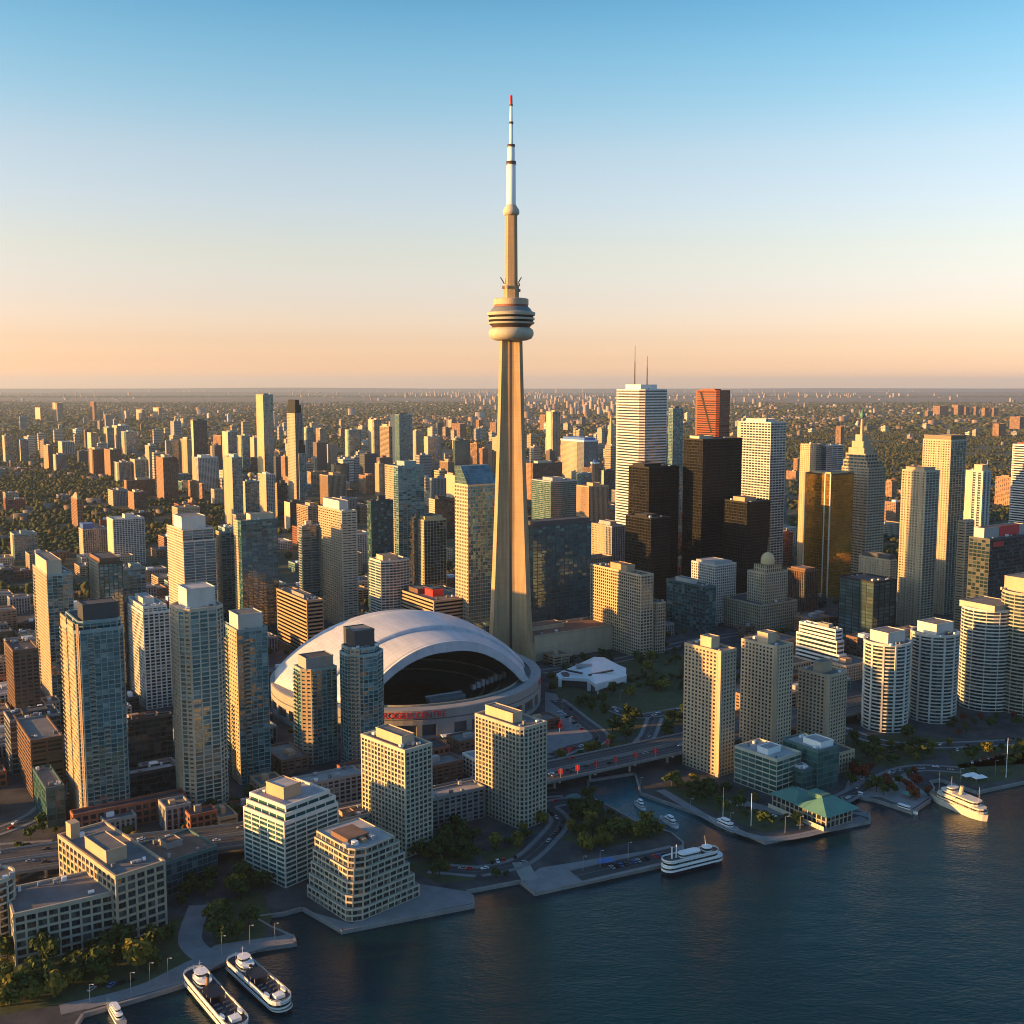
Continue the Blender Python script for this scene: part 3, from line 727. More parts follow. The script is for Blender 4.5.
b = T('office_tower', 'steel and glass bank tower with one thin mast, next to the red granite tower', (738, 771, 786, 423, 580), 'steel_grid', 'office tower', pent=(.1, .2, .8, .8, 5, 'white_concrete'), bay=6, fr='white_concrete')
endwall(b, .0, .08, 'beige_concrete')
spire(b, b.L1 * .2, b.L2 * .2, 36, .8, 'bronze_steel')
b = T('office_tower', 'thin dark tower showing behind the tallest white tower', (669, 673, 683, 409, 520), 'teal_dark', 'office tower')
b = T('hotel', 'white gridded hotel block with a lit cornice below the black towers', (692, 715, 736, 566, 626), 'white_fine', 'hotel', pent=(.1, .1, .9, .9, 3, 'pale_metal'))
b = T('office_block', 'dark teal office block in the shade below the black towers', (667, 706, 716, 588, 634), 'green_office', 'office', gl='glass_teal', fr='teal_metal', sh=1.0, pent=(.1, .4, .7, .8, 5, 'white_concrete'))
b = T('grand_hotel', 'old limestone hotel base with a stepped tower and a rounded cap', (722, 761, 797, 606, 634), 'stone', 'hotel', pent=None, units=4)
st = STY['stone']; g2, f2 = MB(), MB(); zt = zat(b.root.location.y + 15, 574)
l1, l2 = b.L1, b.L2
pl = [(l1 * .22, l2 * .12), (l1 * .85, l2 * .12), (l1 * .85, l2 * .55), (l1 * .22, l2 * .55)]
facade(pl, b.h, zt, st, g2, f2); parapet(pl, zt, st, f2)
pl2 = [(l1 * .32, l2 * .18), (l1 * .72, l2 * .18), (l1 * .72, l2 * .48), (l1 * .32, l2 * .48)]
facade(pl2, zt, zt + 9, st, g2, f2)
g2.obj('tower_glazing', b.root); f2.obj('tower_walls', b.root)
m = MB(); cx, cy = l1 * .52, l2 * .33
m.lathe([(8, zt + 9), (8, zt + 14), (7, zt + 18), (4.5, zt + 21), (.3, zt + 23)], 'gold_trim', 14, cx, cy); m.obj('cap_dome', b.root)
spire(b, cx, cy, 18, .35, 'gold_trim', 'flagpole', zt + 22)
b = T('office_block', 'brown stone block with vertical ribs right of the limestone hotel', (788, 806, 818, 572, 612), 'stripe', 'office', fr='brown_brick', pent=(.1, .1, .9, .9, 3, 'brown_brick'))
b = T('cruise_terminal', 'white terraced block with long dark bands behind the beige towers', (797, 840, 847, 632, 676), 'white_band', 'office', bay=60, tiers=[(.45, (.0, .06, 1, 1)), (.75, (.0, .1, .95, .94)), (1, None)], pent=(.1, .2, .7, .5, 4, 'grey_concrete'), units=4)
b = T('office_tower', 'gold mirrored tower with white corner strips', (806, 831, 854, 475, 598), 'gold', 'office tower', pent=(.1, .1, .85, .85, 2.5), units=3)
for q, (x, y) in enumerate([(-.5, -.5), (-.5, b.L2 * .2), (-.5, b.L2 - .5)]):
    m = MB(); m.box(x, y, 0, x + 1.1, y + 1.6, b.h + 1.4, 'white_concrete'); m.obj('corner_strip', b.root)
b = T('office_tower', 'yellow stepped tower behind the gold mirrored one', (801, 816, 823, 445, 570), 'yellow_band', 'office tower', so=.3, tiers=[(.94, (.0, .0, 1, .7)), (1, None)], pent=None)
gridwall(b, 0, 1, 'limestone')
b = T('office_tower', 'blue grey glass tower behind the yellow stepped one', (822, 827, 843, 446, 570), 'blue_band', 'office tower', fr='pale_metal', so=.2, pent=None)
b = T('spired_tower', 'stepped golden tower with a green topped spire', (843, 869, 886, 455, 590), 'yellow_band', 'office tower', so=.3, sh=2.0, fh=3.8, fr='limestone', gl='glass_blue', pent=None, units=0,
      tiers=[(.90, (.0, .06, .86, .94)), (.95, (.0, .14, .7, .86)), (1.0, None)])
m = MB(); z = b.h; cx, cy = b.L1 * .3, b.L2 * .5
for k, (u, v) in enumerate(((.28, .30), (.22, .22), (.16, .13))):
    m.box(cx - b.L1 * u, cy - b.L2 * v, z + .07 + k * 9, cx + b.L1 * u, cy + b.L2 * v, z + 9 + k * 9, 'limestone')
m.obj('upper_stage', b.root)
m = MB(); m.tube((cx, cy, z + 27), (cx, cy, z + 48), 2.2, 1.6, 'gold_trim', 8); m.lathe([(.5, z + 48), (3.4, z + 51), (3.6, z + 55), (1.4, z + 59), (.1, z + 64)], 'roof_copper', 10, cx, cy); m.obj('spire', b.root)
b = T('office_block', 'low yellow lit block with dark upper floors, right of the gold mirrored tower', (860, 890, 896, 561, 622), 'yellow_band', 'office', pent=(.05, .05, .95, .95, 6, 'dark_metal'), so=.3)
gridwall(b, 0, 1, 'limestone')
b = T('office_block', 'dark block with a reflecting glass front and pale corner lines', (840, 874, 896, 583, 648), 'dark_office', 'office', gl='glass_mirror', fr='black_steel', bay=9, pent=None, roof='roof_dark', pw=.6, po=.5)
b = T('condo_tower', 'tall golden balconied tower, nearer of the golden pair', (903, 926, 939, 472, 638), 'yellow_band', 'condo tower', pent=(.05, .1, .9, .9, 4, 'tan_concrete'), fr='pale_concrete', gl='glass_teal', sh=.9)
gridwall(b, 0, 1, 'limestone', solid_=.5)
b = T('condo_tower', 'tallest golden balconied tower with glass crown, behind its twin', (924, 951, 966, 441, 615), 'yellow_band', 'condo tower', pent=(.0, .0, 1, 1, 6, 'glass_brown'), gl='glass_teal', sh=.5, fr='pale_concrete')
gridwall(b, 0, 1, 'limestone', solid_=.5)
b = T('condo_tower', 'slender pale tower with a sharp rooftop blade', (967, 983, 988, 472, 620), 'white_grid', 'condo tower', bay=8, pw=3.2, po=.9, gl='glass_blue', minL1=14, pent=(.1, .1, .9, .6, 8, 'beige_concrete'))
endwall(b, .0, .35, 'pale_concrete')
spire(b, b.L1 * .8, b.L2 * .1, 14, .7, 'pale_concrete', 'blade')
b = T('condo_tower', 'lower yellow balconied tower left of the slender pale tower', (959, 966, 970, 522, 635), 'yellow_band', 'condo tower', pent=None, minL1=14)
b = T('office_tower', 'dark glass office tower with red signs on its roof', (986, 990, 1034, 540, 655), 'dark_office', 'office tower', pent=(.0, .3, .9, .8, 11, 'pale_metal'), minL2=24)
m = MB(); m.box(b.L1 * .34, b.L2 * .3 - .6, b.h + 1.0, b.L1 * .78, b.L2 * .3 - .02, b.h + 12, 'red_paint', True); m.obj('rooftop_sign', b.root)
m = MB(); m.box(b.L1 * .06, -.8, b.h - 8, b.L1 * .3, -.35, b.h - 2.5, 'red_paint', True); m.obj('wall_sign', b.root)
b = T('condo_tower', 'white banded tower with lit floors at the east edge', (1013, 1040, 1056, 446, 580), 'white_band', 'tower', fh=3.6, sh=1.5, pent=(.1, .1, .9, .9, 3, 'red_brick'))
b = T('office_block', 'small golden lit block behind the slender pale tower', (996, 1012, 1016, 478, 506), 'red_slab', 'office', fr='orange_brick')
# ---------------------------------------------------------------- east waterfront
b = T('condo_tower', 'round white balconied tower with a lit sloping top', (962, 986, 1011, 612, 712), 'blue_band', 'condo tower', shape='round', pent=(.1, .1, .9, .9, 5, 'pale_concrete'), so=.8, gl='glass_dark')
b = T('condo_tower', 'round golden topped tower at the east edge', (1002, 1027, 1052, 596, 716), 'blue_band', 'condo tower', shape='round', pent=(.25, .25, .9, .9, 12, 'beige_concrete'), so=.8, gl='glass_dark', fr='pale_concrete')
for lab, q in (('rounded white twin tower, nearer one, with a lit rooftop box', (864, 886, 908, 646, 733)), ('rounded white twin tower, farther one, with a lit rooftop box', (911, 934, 956, 637, 724))):
    b = T('condo_tower', lab, q, 'pale_balc', 'condo tower', shape='round', pent=(.2, .25, .8, .75, 9, 'white_concrete'), so=.5, po=.9, pw=1.5, fr='white_concrete', gl='glass_dark', group='rounded white twin towers')
for lab, q in (('beige apartment slab beside the expressway with a broad golden side', (685, 721, 736, 653, 777)), ('middle beige apartment slab with one narrow golden strip', (742, 777, 793, 648, 762)), ('third beige apartment slab, the shortest and all in shade', (799, 829, 847, 677, 754))):
    b = T('apartment_tower', lab, q, 'beige_punch', 'apartment tower', rot=38, win=True, pent=(.2, .35, .75, .65, 8, 'beige_concrete'), fr='beige_concrete', gl='glass_dark', units=3, podium=None, group='beige apartment slabs')
    m = MB(); m.box(-.75, -.75, 0, 1.1, 2.2, b.h + 1.6, 'limestone'); m.obj('corner_pier', b.root)
b = T('terminal_building', 'green glass terminal block with a flat pale roof on the quay', (735, 777, 801, 761, 797), 'green_office', 'terminal', rot=38, win=False, bay=6, fr='pale_concrete', sh=.9, roof='roof_pale', pent=(.15, .3, .7, .55, 4, 'white_paint'), fh=3.6, units=4)
b = T('terminal_building', 'teal glass terminal wing with a curved white canopy', (783, 818, 839, 752, 792), 'green_office', 'terminal', gl='glass_green', fr='teal_metal', roof='roof_pale', pent=(.3, .1, .9, .6, 4, 'white_paint'), units=4)
b = T('terminal_building', 'low green glass wing with white skylights between the terminal blocks', (776, 802, 826, 772, 795), 'green_office', 'terminal', gl='glass_green', fr='teal_metal', roof='roof_pale', pent=(.1, .2, .4, .8, 2, 'white_paint'), units=4)
# ================================================================ ground, water, quays
def pip(x, y, poly):
    ins = False; n = len(poly); j = n - 1
    for i in range(n):
        xi, yi = poly[i]; xj, yj = poly[j]
        if (yi > y) != (yj > y) and x < (xj - xi) * (y - yi) / (yj - yi) + xi: ins = not ins
        j = i
    return ins
SHORE_PX = [(30, 1100), (84, 1014), (140, 998), (186, 984), (212, 967), (256, 949), (297, 943), (295, 936), (272, 926), (256, 917), (284, 913), (302, 908), (342, 931), (475, 905), (474, 896), (467, 891),
            (520, 881), (535, 893), (571, 885), (684, 860), (684, 842), (672, 832), (640, 823), (612, 807), (592, 797), (588, 780), (634, 773), (640, 793), (709, 817), (765, 842), (871, 821), (870, 813), (852, 808), (842, 797), (856, 796), (876, 800),
            (912, 812), (919, 808), (931, 800), (935, 787), (931, 781), (941, 780), (977, 792), (1024, 782), (1120, 764)]
SHORE = [tuple(G(x, y).xy) for x, y in SHORE_PX]
FAR = 70000.0
LAND = SHORE + [(3000, 800), (FAR, 3000), (FAR, FAR), (-FAR, FAR), (-FAR, 300), (-700, 300)]
def on_land(x, y): return pip(x, y, SHORE + [(3000, 800), (9000, 3000), (9000, 9000), (-9000, 9000), (-9000, 300), (-700, 300)])
def free(x, y, r=0.0):
    for P in TAKEN:
        if abs(P[0][0] - x) > 300 or abs(P[0][1] - y) > 300: continue
        for dx, dy in ((0, 0), (r, 0), (-r, 0), (0, r), (0, -r)) if r else ((0, 0),):
            if pip(x + dx, y + dy, P): return False
    return True
def sheet(name, poly, z, mat, kind='structure'):
    m = MB(); vs = [Vector((x, y, 0)) for x, y in poly]
    b = len(m.v); m.v.extend((x, y, z) for x, y in poly)
    tris = []
    for t in tessellate_polygon([vs]):
        a, b2, c = (vs[i] for i in t)
        tris.append(t if (b2 - a).cross(c - a).z > 0 else (t[0], t[2], t[1]))
    m.idx(b, tris, mat)
    o = m.obj(name)
    return tag(o, kind=kind)
def ground_material():
    t = NT('city_ground')
    pos = t.new('ShaderNodeNewGeometry').outputs['Position']
    sp = t.new('ShaderNodeSeparateXYZ'); t.link(pos, sp.inputs[0])
    n1 = t.noise(pos, 0.006, 5, .6); n2 = t.noise(pos, 0.05, 4, .65); n3 = t.noise(pos, 0.0009, 5, .6)
    near = t.mix(t.rng(n2, .35, .65), (.035, .038, .040), (.085, .085, .082))
    wood = t.mix(t.rng(n2, .35, .65), (.040, .048, .028), (.09, .088, .052))
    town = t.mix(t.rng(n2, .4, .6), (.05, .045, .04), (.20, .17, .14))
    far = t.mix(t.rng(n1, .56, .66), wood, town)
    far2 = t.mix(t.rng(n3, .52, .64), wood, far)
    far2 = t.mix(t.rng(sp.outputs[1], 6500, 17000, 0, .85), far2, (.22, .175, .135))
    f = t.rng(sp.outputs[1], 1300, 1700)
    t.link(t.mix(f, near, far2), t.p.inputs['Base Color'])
    sock(t.p, 'Roughness', .95); sock(t.p, 'Specular IOR Level', .2)
    MATS['city_ground'] = t.m
def grass_material():
    t = NT('grass'); pos = t.new('ShaderNodeNewGeometry').outputs['Position']
    n = t.noise(pos, .12, 5, .65)
    t.link(t.mix(t.rng(n, .3, .7), (.022, .036, .012), (.06, .075, .025)), t.p.inputs['Base Color'])
    sock(t.p, 'Roughness', .95); MATS['grass'] = t.m
def water_material():
    t = NT('lake_water'); pos = t.new('ShaderNodeNewGeometry').outputs['Position']
    mp = t.new('ShaderNodeMapping'); mp.inputs['Scale'].default_value = (.55, 1, 1); mp.inputs['Rotation'].default_value = (0, 0, R_(20)); t.link(pos, mp.inputs[0])
    a = t.noise(mp.outputs[0], .5, 4, .62); b = t.noise(mp.outputs[0], .07, 3, .5); c = t.noise(pos, .006, 3, .5)
    h = t.math('ADD', t.math('MULTIPLY', a, .7), t.math('MULTIPLY', b, 1.4))
    bp = t.new('ShaderNodeBump'); bp.inputs['Strength'].default_value = .42; bp.inputs['Distance'].default_value = 1.0
    t.link(h, bp.inputs['Height']); t.link(bp.outputs[0], t.p.inputs['Normal'])
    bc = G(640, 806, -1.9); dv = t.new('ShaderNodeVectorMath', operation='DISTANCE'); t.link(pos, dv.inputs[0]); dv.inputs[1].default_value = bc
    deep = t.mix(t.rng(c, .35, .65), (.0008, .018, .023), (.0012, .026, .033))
    t.link(t.mix(t.rng(dv.outputs['Value'], 30, 85, .85, 0), deep, (.004, .085, .105)), t.p.inputs['Base Color'])  # lighter teal round the basin: sky reflection put into the base colour
    t.link(t.rng(t.noise(mp.outputs[0], .012, 3, .6), .35, .65, .05, .17), t.p.inputs['Roughness']); sock(t.p, 'IOR', 1.33); sock(t.p, 'Specular IOR Level', .5)
    MATS['lake_water'] = t.m
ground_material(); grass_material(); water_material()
solid('asphalt', (.045, .047, .05), rough=.9, var=.25, nscale=.08); solid('paving', (.19, .19, .19), rough=.9, var=.25); solid('pale_paving', (.24, .23, .21), rough=.9, var=.2)
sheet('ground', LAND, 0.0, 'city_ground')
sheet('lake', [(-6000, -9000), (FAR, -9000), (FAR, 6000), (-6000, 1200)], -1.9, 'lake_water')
m = MB()
for i in range(len(SHORE) - 1):
    p, q = Vector(SHORE[i]), Vector(SHORE[i + 1])
    m.face([(q.x, q.y, -4), (p.x, p.y, -4), (p.x, p.y, .25), (q.x, q.y, .25)], 'quay_stone')
    d = (q - p).normalized(); n = Vector((-d.y, d.x)); k = 1.3
    m.face([(p.x, p.y, .25), (p.x + n.x * k, p.y + n.y * k, .25), (q.x + n.x * k, q.y + n.y * k, .25), (q.x, q.y, .25)], 'pale_paving')
    m.face([(p.x + n.x * k, p.y + n.y * k, .0), (q.x + n.x * k, q.y + n.y * k, .0), (q.x + n.x * k, q.y + n.y * k, .25), (p.x + n.x * k, p.y + n.y * k, .25)], 'pale_paving')
tag(m.obj('quay_wall'), kind='structure')
PARKS = [[(545, 670), (640, 652), (690, 657), (690, 722), (640, 735), (600, 738), (575, 722), (556, 694)], [(652, 792), (690, 780), (742, 797), (815, 823), (764, 833), (709, 810)],
         [(560, 840), (605, 848), (668, 834), (640, 824), (605, 812)], [(400, 866), (470, 850), (475, 880), (440, 884)], [(0, 962), (110, 935), (190, 915), (200, 950), (180, 975), (60, 1005), (0, 1015)],
         [(205, 905), (262, 890), (272, 918), (264, 938), (215, 945)], [(945, 752), (1000, 738), (1024, 742), (1024, 764), (960, 768)], [(845, 735), (925, 735), (960, 745), (900, 770), (850, 762)],
         [(930, 770), (1024, 752), (1024, 776), (975, 786), (945, 776)], [(545, 730), (600, 742), (640, 738), (590, 756), (550, 750)], [(478, 852), (520, 846), (522, 862), (490, 868)]]
for P in PARKS: sheet('lawn', [tuple(G(x, y).xy) for x, y in P], .05, 'grass')
PLAZAS = [[(545, 692), (556, 694), (575, 722), (600, 738), (575, 752), (548, 758), (530, 760), (545, 730)], [(523, 880), (535, 892), (571, 884), (684, 859), (683, 845), (600, 858), (540, 868)], [(86, 1010), (186, 982), (256, 947), (296, 941), (294, 934), (264, 938), (215, 945), (180, 975), (100, 1000)],
          [(312, 912), (342, 930), (474, 903), (470, 892), (420, 884), (352, 924)], [(846, 812), (870, 818), (866, 812), (800, 812)], [(842, 797), (880, 797), (912, 809), (930, 797), (905, 775), (850, 775)], [(440, 740), (520, 720), (545, 725), (545, 745), (470, 765), (432, 760)]]
for P in PLAZAS: sheet('paved_quay', [tuple(G(x, y).xy) for x, y in P], .07, 'paving')
def road(pts, w, mat='asphalt', z=.09, name='road'):
    P = [G(x, y).xy for x, y in pts]
    S = []
    for i in range(len(P) - 1):
        p0, p1, p2, p3 = P[max(0, i - 1)], P[i], P[i + 1], P[min(len(P) - 1, i + 2)]
        for k in range(8):
            t = k / 8
            S.append(.5 * ((2 * p1) + (p2 - p0) * t + (2 * p0 - 5 * p1 + 4 * p2 - p3) * t * t + (3 * p1 - p0 - 3 * p2 + p3) * t ** 3))
    S.append(P[-1]); m = MB(); L = []
    for i, s in enumerate(S):
        d = (S[min(i + 1, len(S) - 1)] - S[max(i - 1, 0)]).normalized(); n = Vector((-d.y, d.x))
        L.append((s, n))
    def strip(a, b, zz, mt, z0=None):
        bb = len(m.v)
        for s, n in L: m.v.extend([(s.x + n.x * a, s.y + n.y * a, zz), (s.x + n.x * b, s.y + n.y * b, zz)])
        m.idx(bb, [(2 * i, 2 * i + 2, 2 * i + 3, 2 * i + 1)[::-1] for i in range(len(L) - 1)], mt)
    strip(-w / 2, w / 2, z, mat)
    if mat == 'asphalt':
        strip(w / 2, w / 2 + 3, z + .12, 'paving'); strip(-w / 2 - 3, -w / 2, z + .12, 'paving')
        strip(-.12, .12, z + .04, 'pale_paving'); strip(w / 2 - .5, w / 2 - .3, z + .04, 'pale_paving'); strip(-w / 2 + .3, -w / 2 + .5, z + .04, 'pale_paving')
    tag(m.obj(name), kind='structure')
    return S
ROADS = [road([(478, 872), (520, 862), (548, 838), (560, 820), (548, 806), (575, 800)], 9), road([(430, 868), (478, 872)], 9, z=.1), road([(520, 862), (530, 880)], 10, 'pale_paving', .13), road([(-20, 905), (60, 868), (110, 850), (200, 850), (270, 838), (380, 815), (470, 800), (560, 792)], 13),
         road([(555, 700), (578, 718), (600, 738), (572, 748), (552, 756)], 12), road([(610, 708), (640, 716), (690, 708)], 9), road([(655, 718), (648, 735), (640, 745)], 9, z=.1), road([(540, 672), (620, 660), (700, 640), (830, 622)], 9),
         road([(660, 790), (760, 838), (864, 818)], 7, 'paving', .1, 'path'), road([(200, 905), (190, 940), (210, 960)], 12, 'paving', .1, 'path'), road([(60, 1010), (140, 990), (205, 960), (290, 938)], 9, 'paving', .12, 'path'), road([(576, 876), (680, 852)], 15, 'asphalt', .1, 'quay_road'),
         road([(-20, 838), (40, 812), (66, 770), (76, 715)], 9), road([(840, 800), (905, 770), (960, 770)], 9), road([(730, 800), (800, 815), (850, 808)], 10, 'paving', .1, 'path'), road([(-20, 850), (50, 845)], 10), road([(840, 728), (900, 745), (1024, 742)], 9)]
# ================================================================ communications tower
YT = 1105.0; XT = xat(YT, 330, 511.2)
def communications_tower():
    root = thing('concrete_tower', 'very tall tapering concrete needle tower with a round observation pod', 'tower', (XT, YT, 0), 0)
    mp_ = lambda z: (YT * CP + (HCAM - z) * SP) / FPX
    Z = lambda y: zat(YT, y)
    ztop = Z(300); m = MB(); N = 14; dirs = [R_(207), R_(327), R_(87)]
    prev = None
    for i in range(N + 1):
        f = i / N; z = ztop * f
        r = 10.8 + 13.6 * (1 - f) ** 1.35 + 3.5 * max(0, (.12 - f) / .12) ** 2; th = 2.6 + 1.9 * (1 - f); rin = 6.0 + 3.0 * (1 - f)
        pts = []
        for k, a in enumerate(dirs):
            u = Vector((math.cos(a), math.sin(a))); v = Vector((-u.y, u.x))
            for s in (-1, 1):
                if s == -1: pts += [u * rin * .93 - v * (th + 1.5), u * r - v * th]
                else: pts += [u * r + v * th, u * rin * .93 + v * (th + 1.5)]
        b = len(m.v); m.v.extend((p.x, p.y, z) for p in pts); n = len(pts)
        if prev is not None: m.idx(prev, [(j, (j + 1) % n, n + (j + 1) % n, n + j) for j in range(n)], 'tower_concrete')
        prev = b
    m.obj('shaft', root)
    m = MB()
    a = R_(267); u = Vector((math.cos(a), math.sin(a))); v = Vector((-u.y, u.x))
    for i in range(N):
        f0, f1 = i / N, (i + 1) / N
        q = []
        for f in (f0, f1):
            rr = .5 * (6.0 + 3.0 * (1 - f)) * .93 + .866 * (2.6 + 1.9 * (1 - f) + 1.5) + .07 ; q.append((u * rr - v * 1.3, u * rr + v * 1.3, ztop * f))
        m.face([(*q[0][0], q[0][2]), (*q[0][1], q[0][2]), (*q[1][1], q[1][2]), (*q[1][0], q[1][2])], 'bronze_steel')
    m.obj('lift_glazing', root)
    k = mp_(335)
    def prof(rows): return [(r * k, Z(y)) for r, y in rows]
    m = MB(); m.lathe(prof([(9.5, 341), (16, 340.3), (20.5, 338.5), (22.2, 335.5), (22.6, 333), (21.8, 330), (19.5, 328), (17, 327.6)]), 'pale_concrete', 48); m.obj('radome', root)
    m = MB(); m.lathe(prof([(18.4, 328), (19.5, 326.2), (21.8, 324.4), (23, 324), (23.3, 322.4), (22.2, 322.2), (22.2, 320.2), (23.4, 320), (23.4, 318), (22.2, 317.8), (22.2, 315.8), (23.8, 315.6), (24.1, 312.8), (23.5, 312.4), (18, 310.5)]), 'pale_concrete', 48,
            smooth=False, mats=['bronze_steel', 'bronze_steel', 'pale_concrete', 'pale_concrete', 'pale_concrete', 'glass_black', 'pale_concrete', 'pale_concrete', 'pale_concrete', 'glass_black', 'pale_concrete', 'pale_concrete', 'pale_concrete', 'grey_concrete', 'grey_concrete']); m.obj('observation_deck', root)
    m = MB(); m.lathe(prof([(21, 311.6), (19, 308.4), (17, 307), (16.9, 305.2), (17.3, 305), (17.3, 299.4), (15.5, 298.6), (8, 298.4)]), 'pale_concrete', 48, smooth=False,
            mats=['glass_blue', 'glass_blue', 'red_brick', 'red_brick', 'beige_concrete', 'beige_concrete', 'grey_concrete', 'grey_concrete']); m.obj('upper_deck', root)
    m = MB(); m.lathe(prof([(7.8, 298.8), (7.8, 286), (6.9, 285)]), 'tower_concrete', 6, smooth=False)
    for q in range(9):
        a = q * 2.4; rr = 8.4 * k
        m.box(rr * math.cos(a) - .9, rr * math.sin(a) - .9, Z(292 - (q % 3) * 3), rr * math.cos(a) + .9, rr * math.sin(a) + .9, Z(289 - (q % 3) * 3), 'grey_concrete', True)
    for a in (3.4, 5.9): m.tube((7 * k * math.cos(a), 7 * k * math.sin(a), Z(284)), (11 * k * math.cos(a), 11 * k * math.sin(a), Z(277.5)), .6, .5, 'dark_metal')
    m.obj('equipment_storey', root)
    k2 = mp_(400)
    m = MB(); m.lathe([(6.5 * k2, Z(287)), (6.0 * k2, Z(213))], 'tower_concrete', 6, smooth=False); m.obj('upper_shaft', root)
    m = MB(); m.lathe([(6.3 * k2, Z(215.5)), (8.1 * k2, Z(214)), (8.2 * k2, Z(211)), (7.4 * k2, Z(209)), (6.2 * k2, Z(207.3)), (4.8 * k2, Z(205))], 'pale_concrete', 28); m.obj('upper_pod', root)
    m = MB()
    for (r0, y0, r1, y1, mt) in [(4.7, 206, 4.4, 164.5, 'white_paint'), (4.9, 164.5, 4.9, 161.5, 'bronze_steel'), (3.7, 161.5, 3.4, 147, 'white_paint'), (3.8, 147, 3.8, 144.5, 'bronze_steel'), (2.0, 144.5, 1.8, 124, 'white_paint'), (2.2, 124, 2.2, 121.8, 'dark_metal'), (1.5, 121.8, 1.3, 106, 'white_paint'), (1.7, 106, 1.7, 104.5, 'dark_metal')]:
        m.lathe([(r0 * k2, Z(y0)), (r1 * k2, Z(y1))], mt, 16)
    mast = m.obj('antenna_mast', root)
    m = MB(); m.lathe([(1.4 * k2, Z(104.6)), (1.2 * k2, Z(95.5))], 'red_paint', 12); m.obj('mast_tip', mast)
communications_tower()
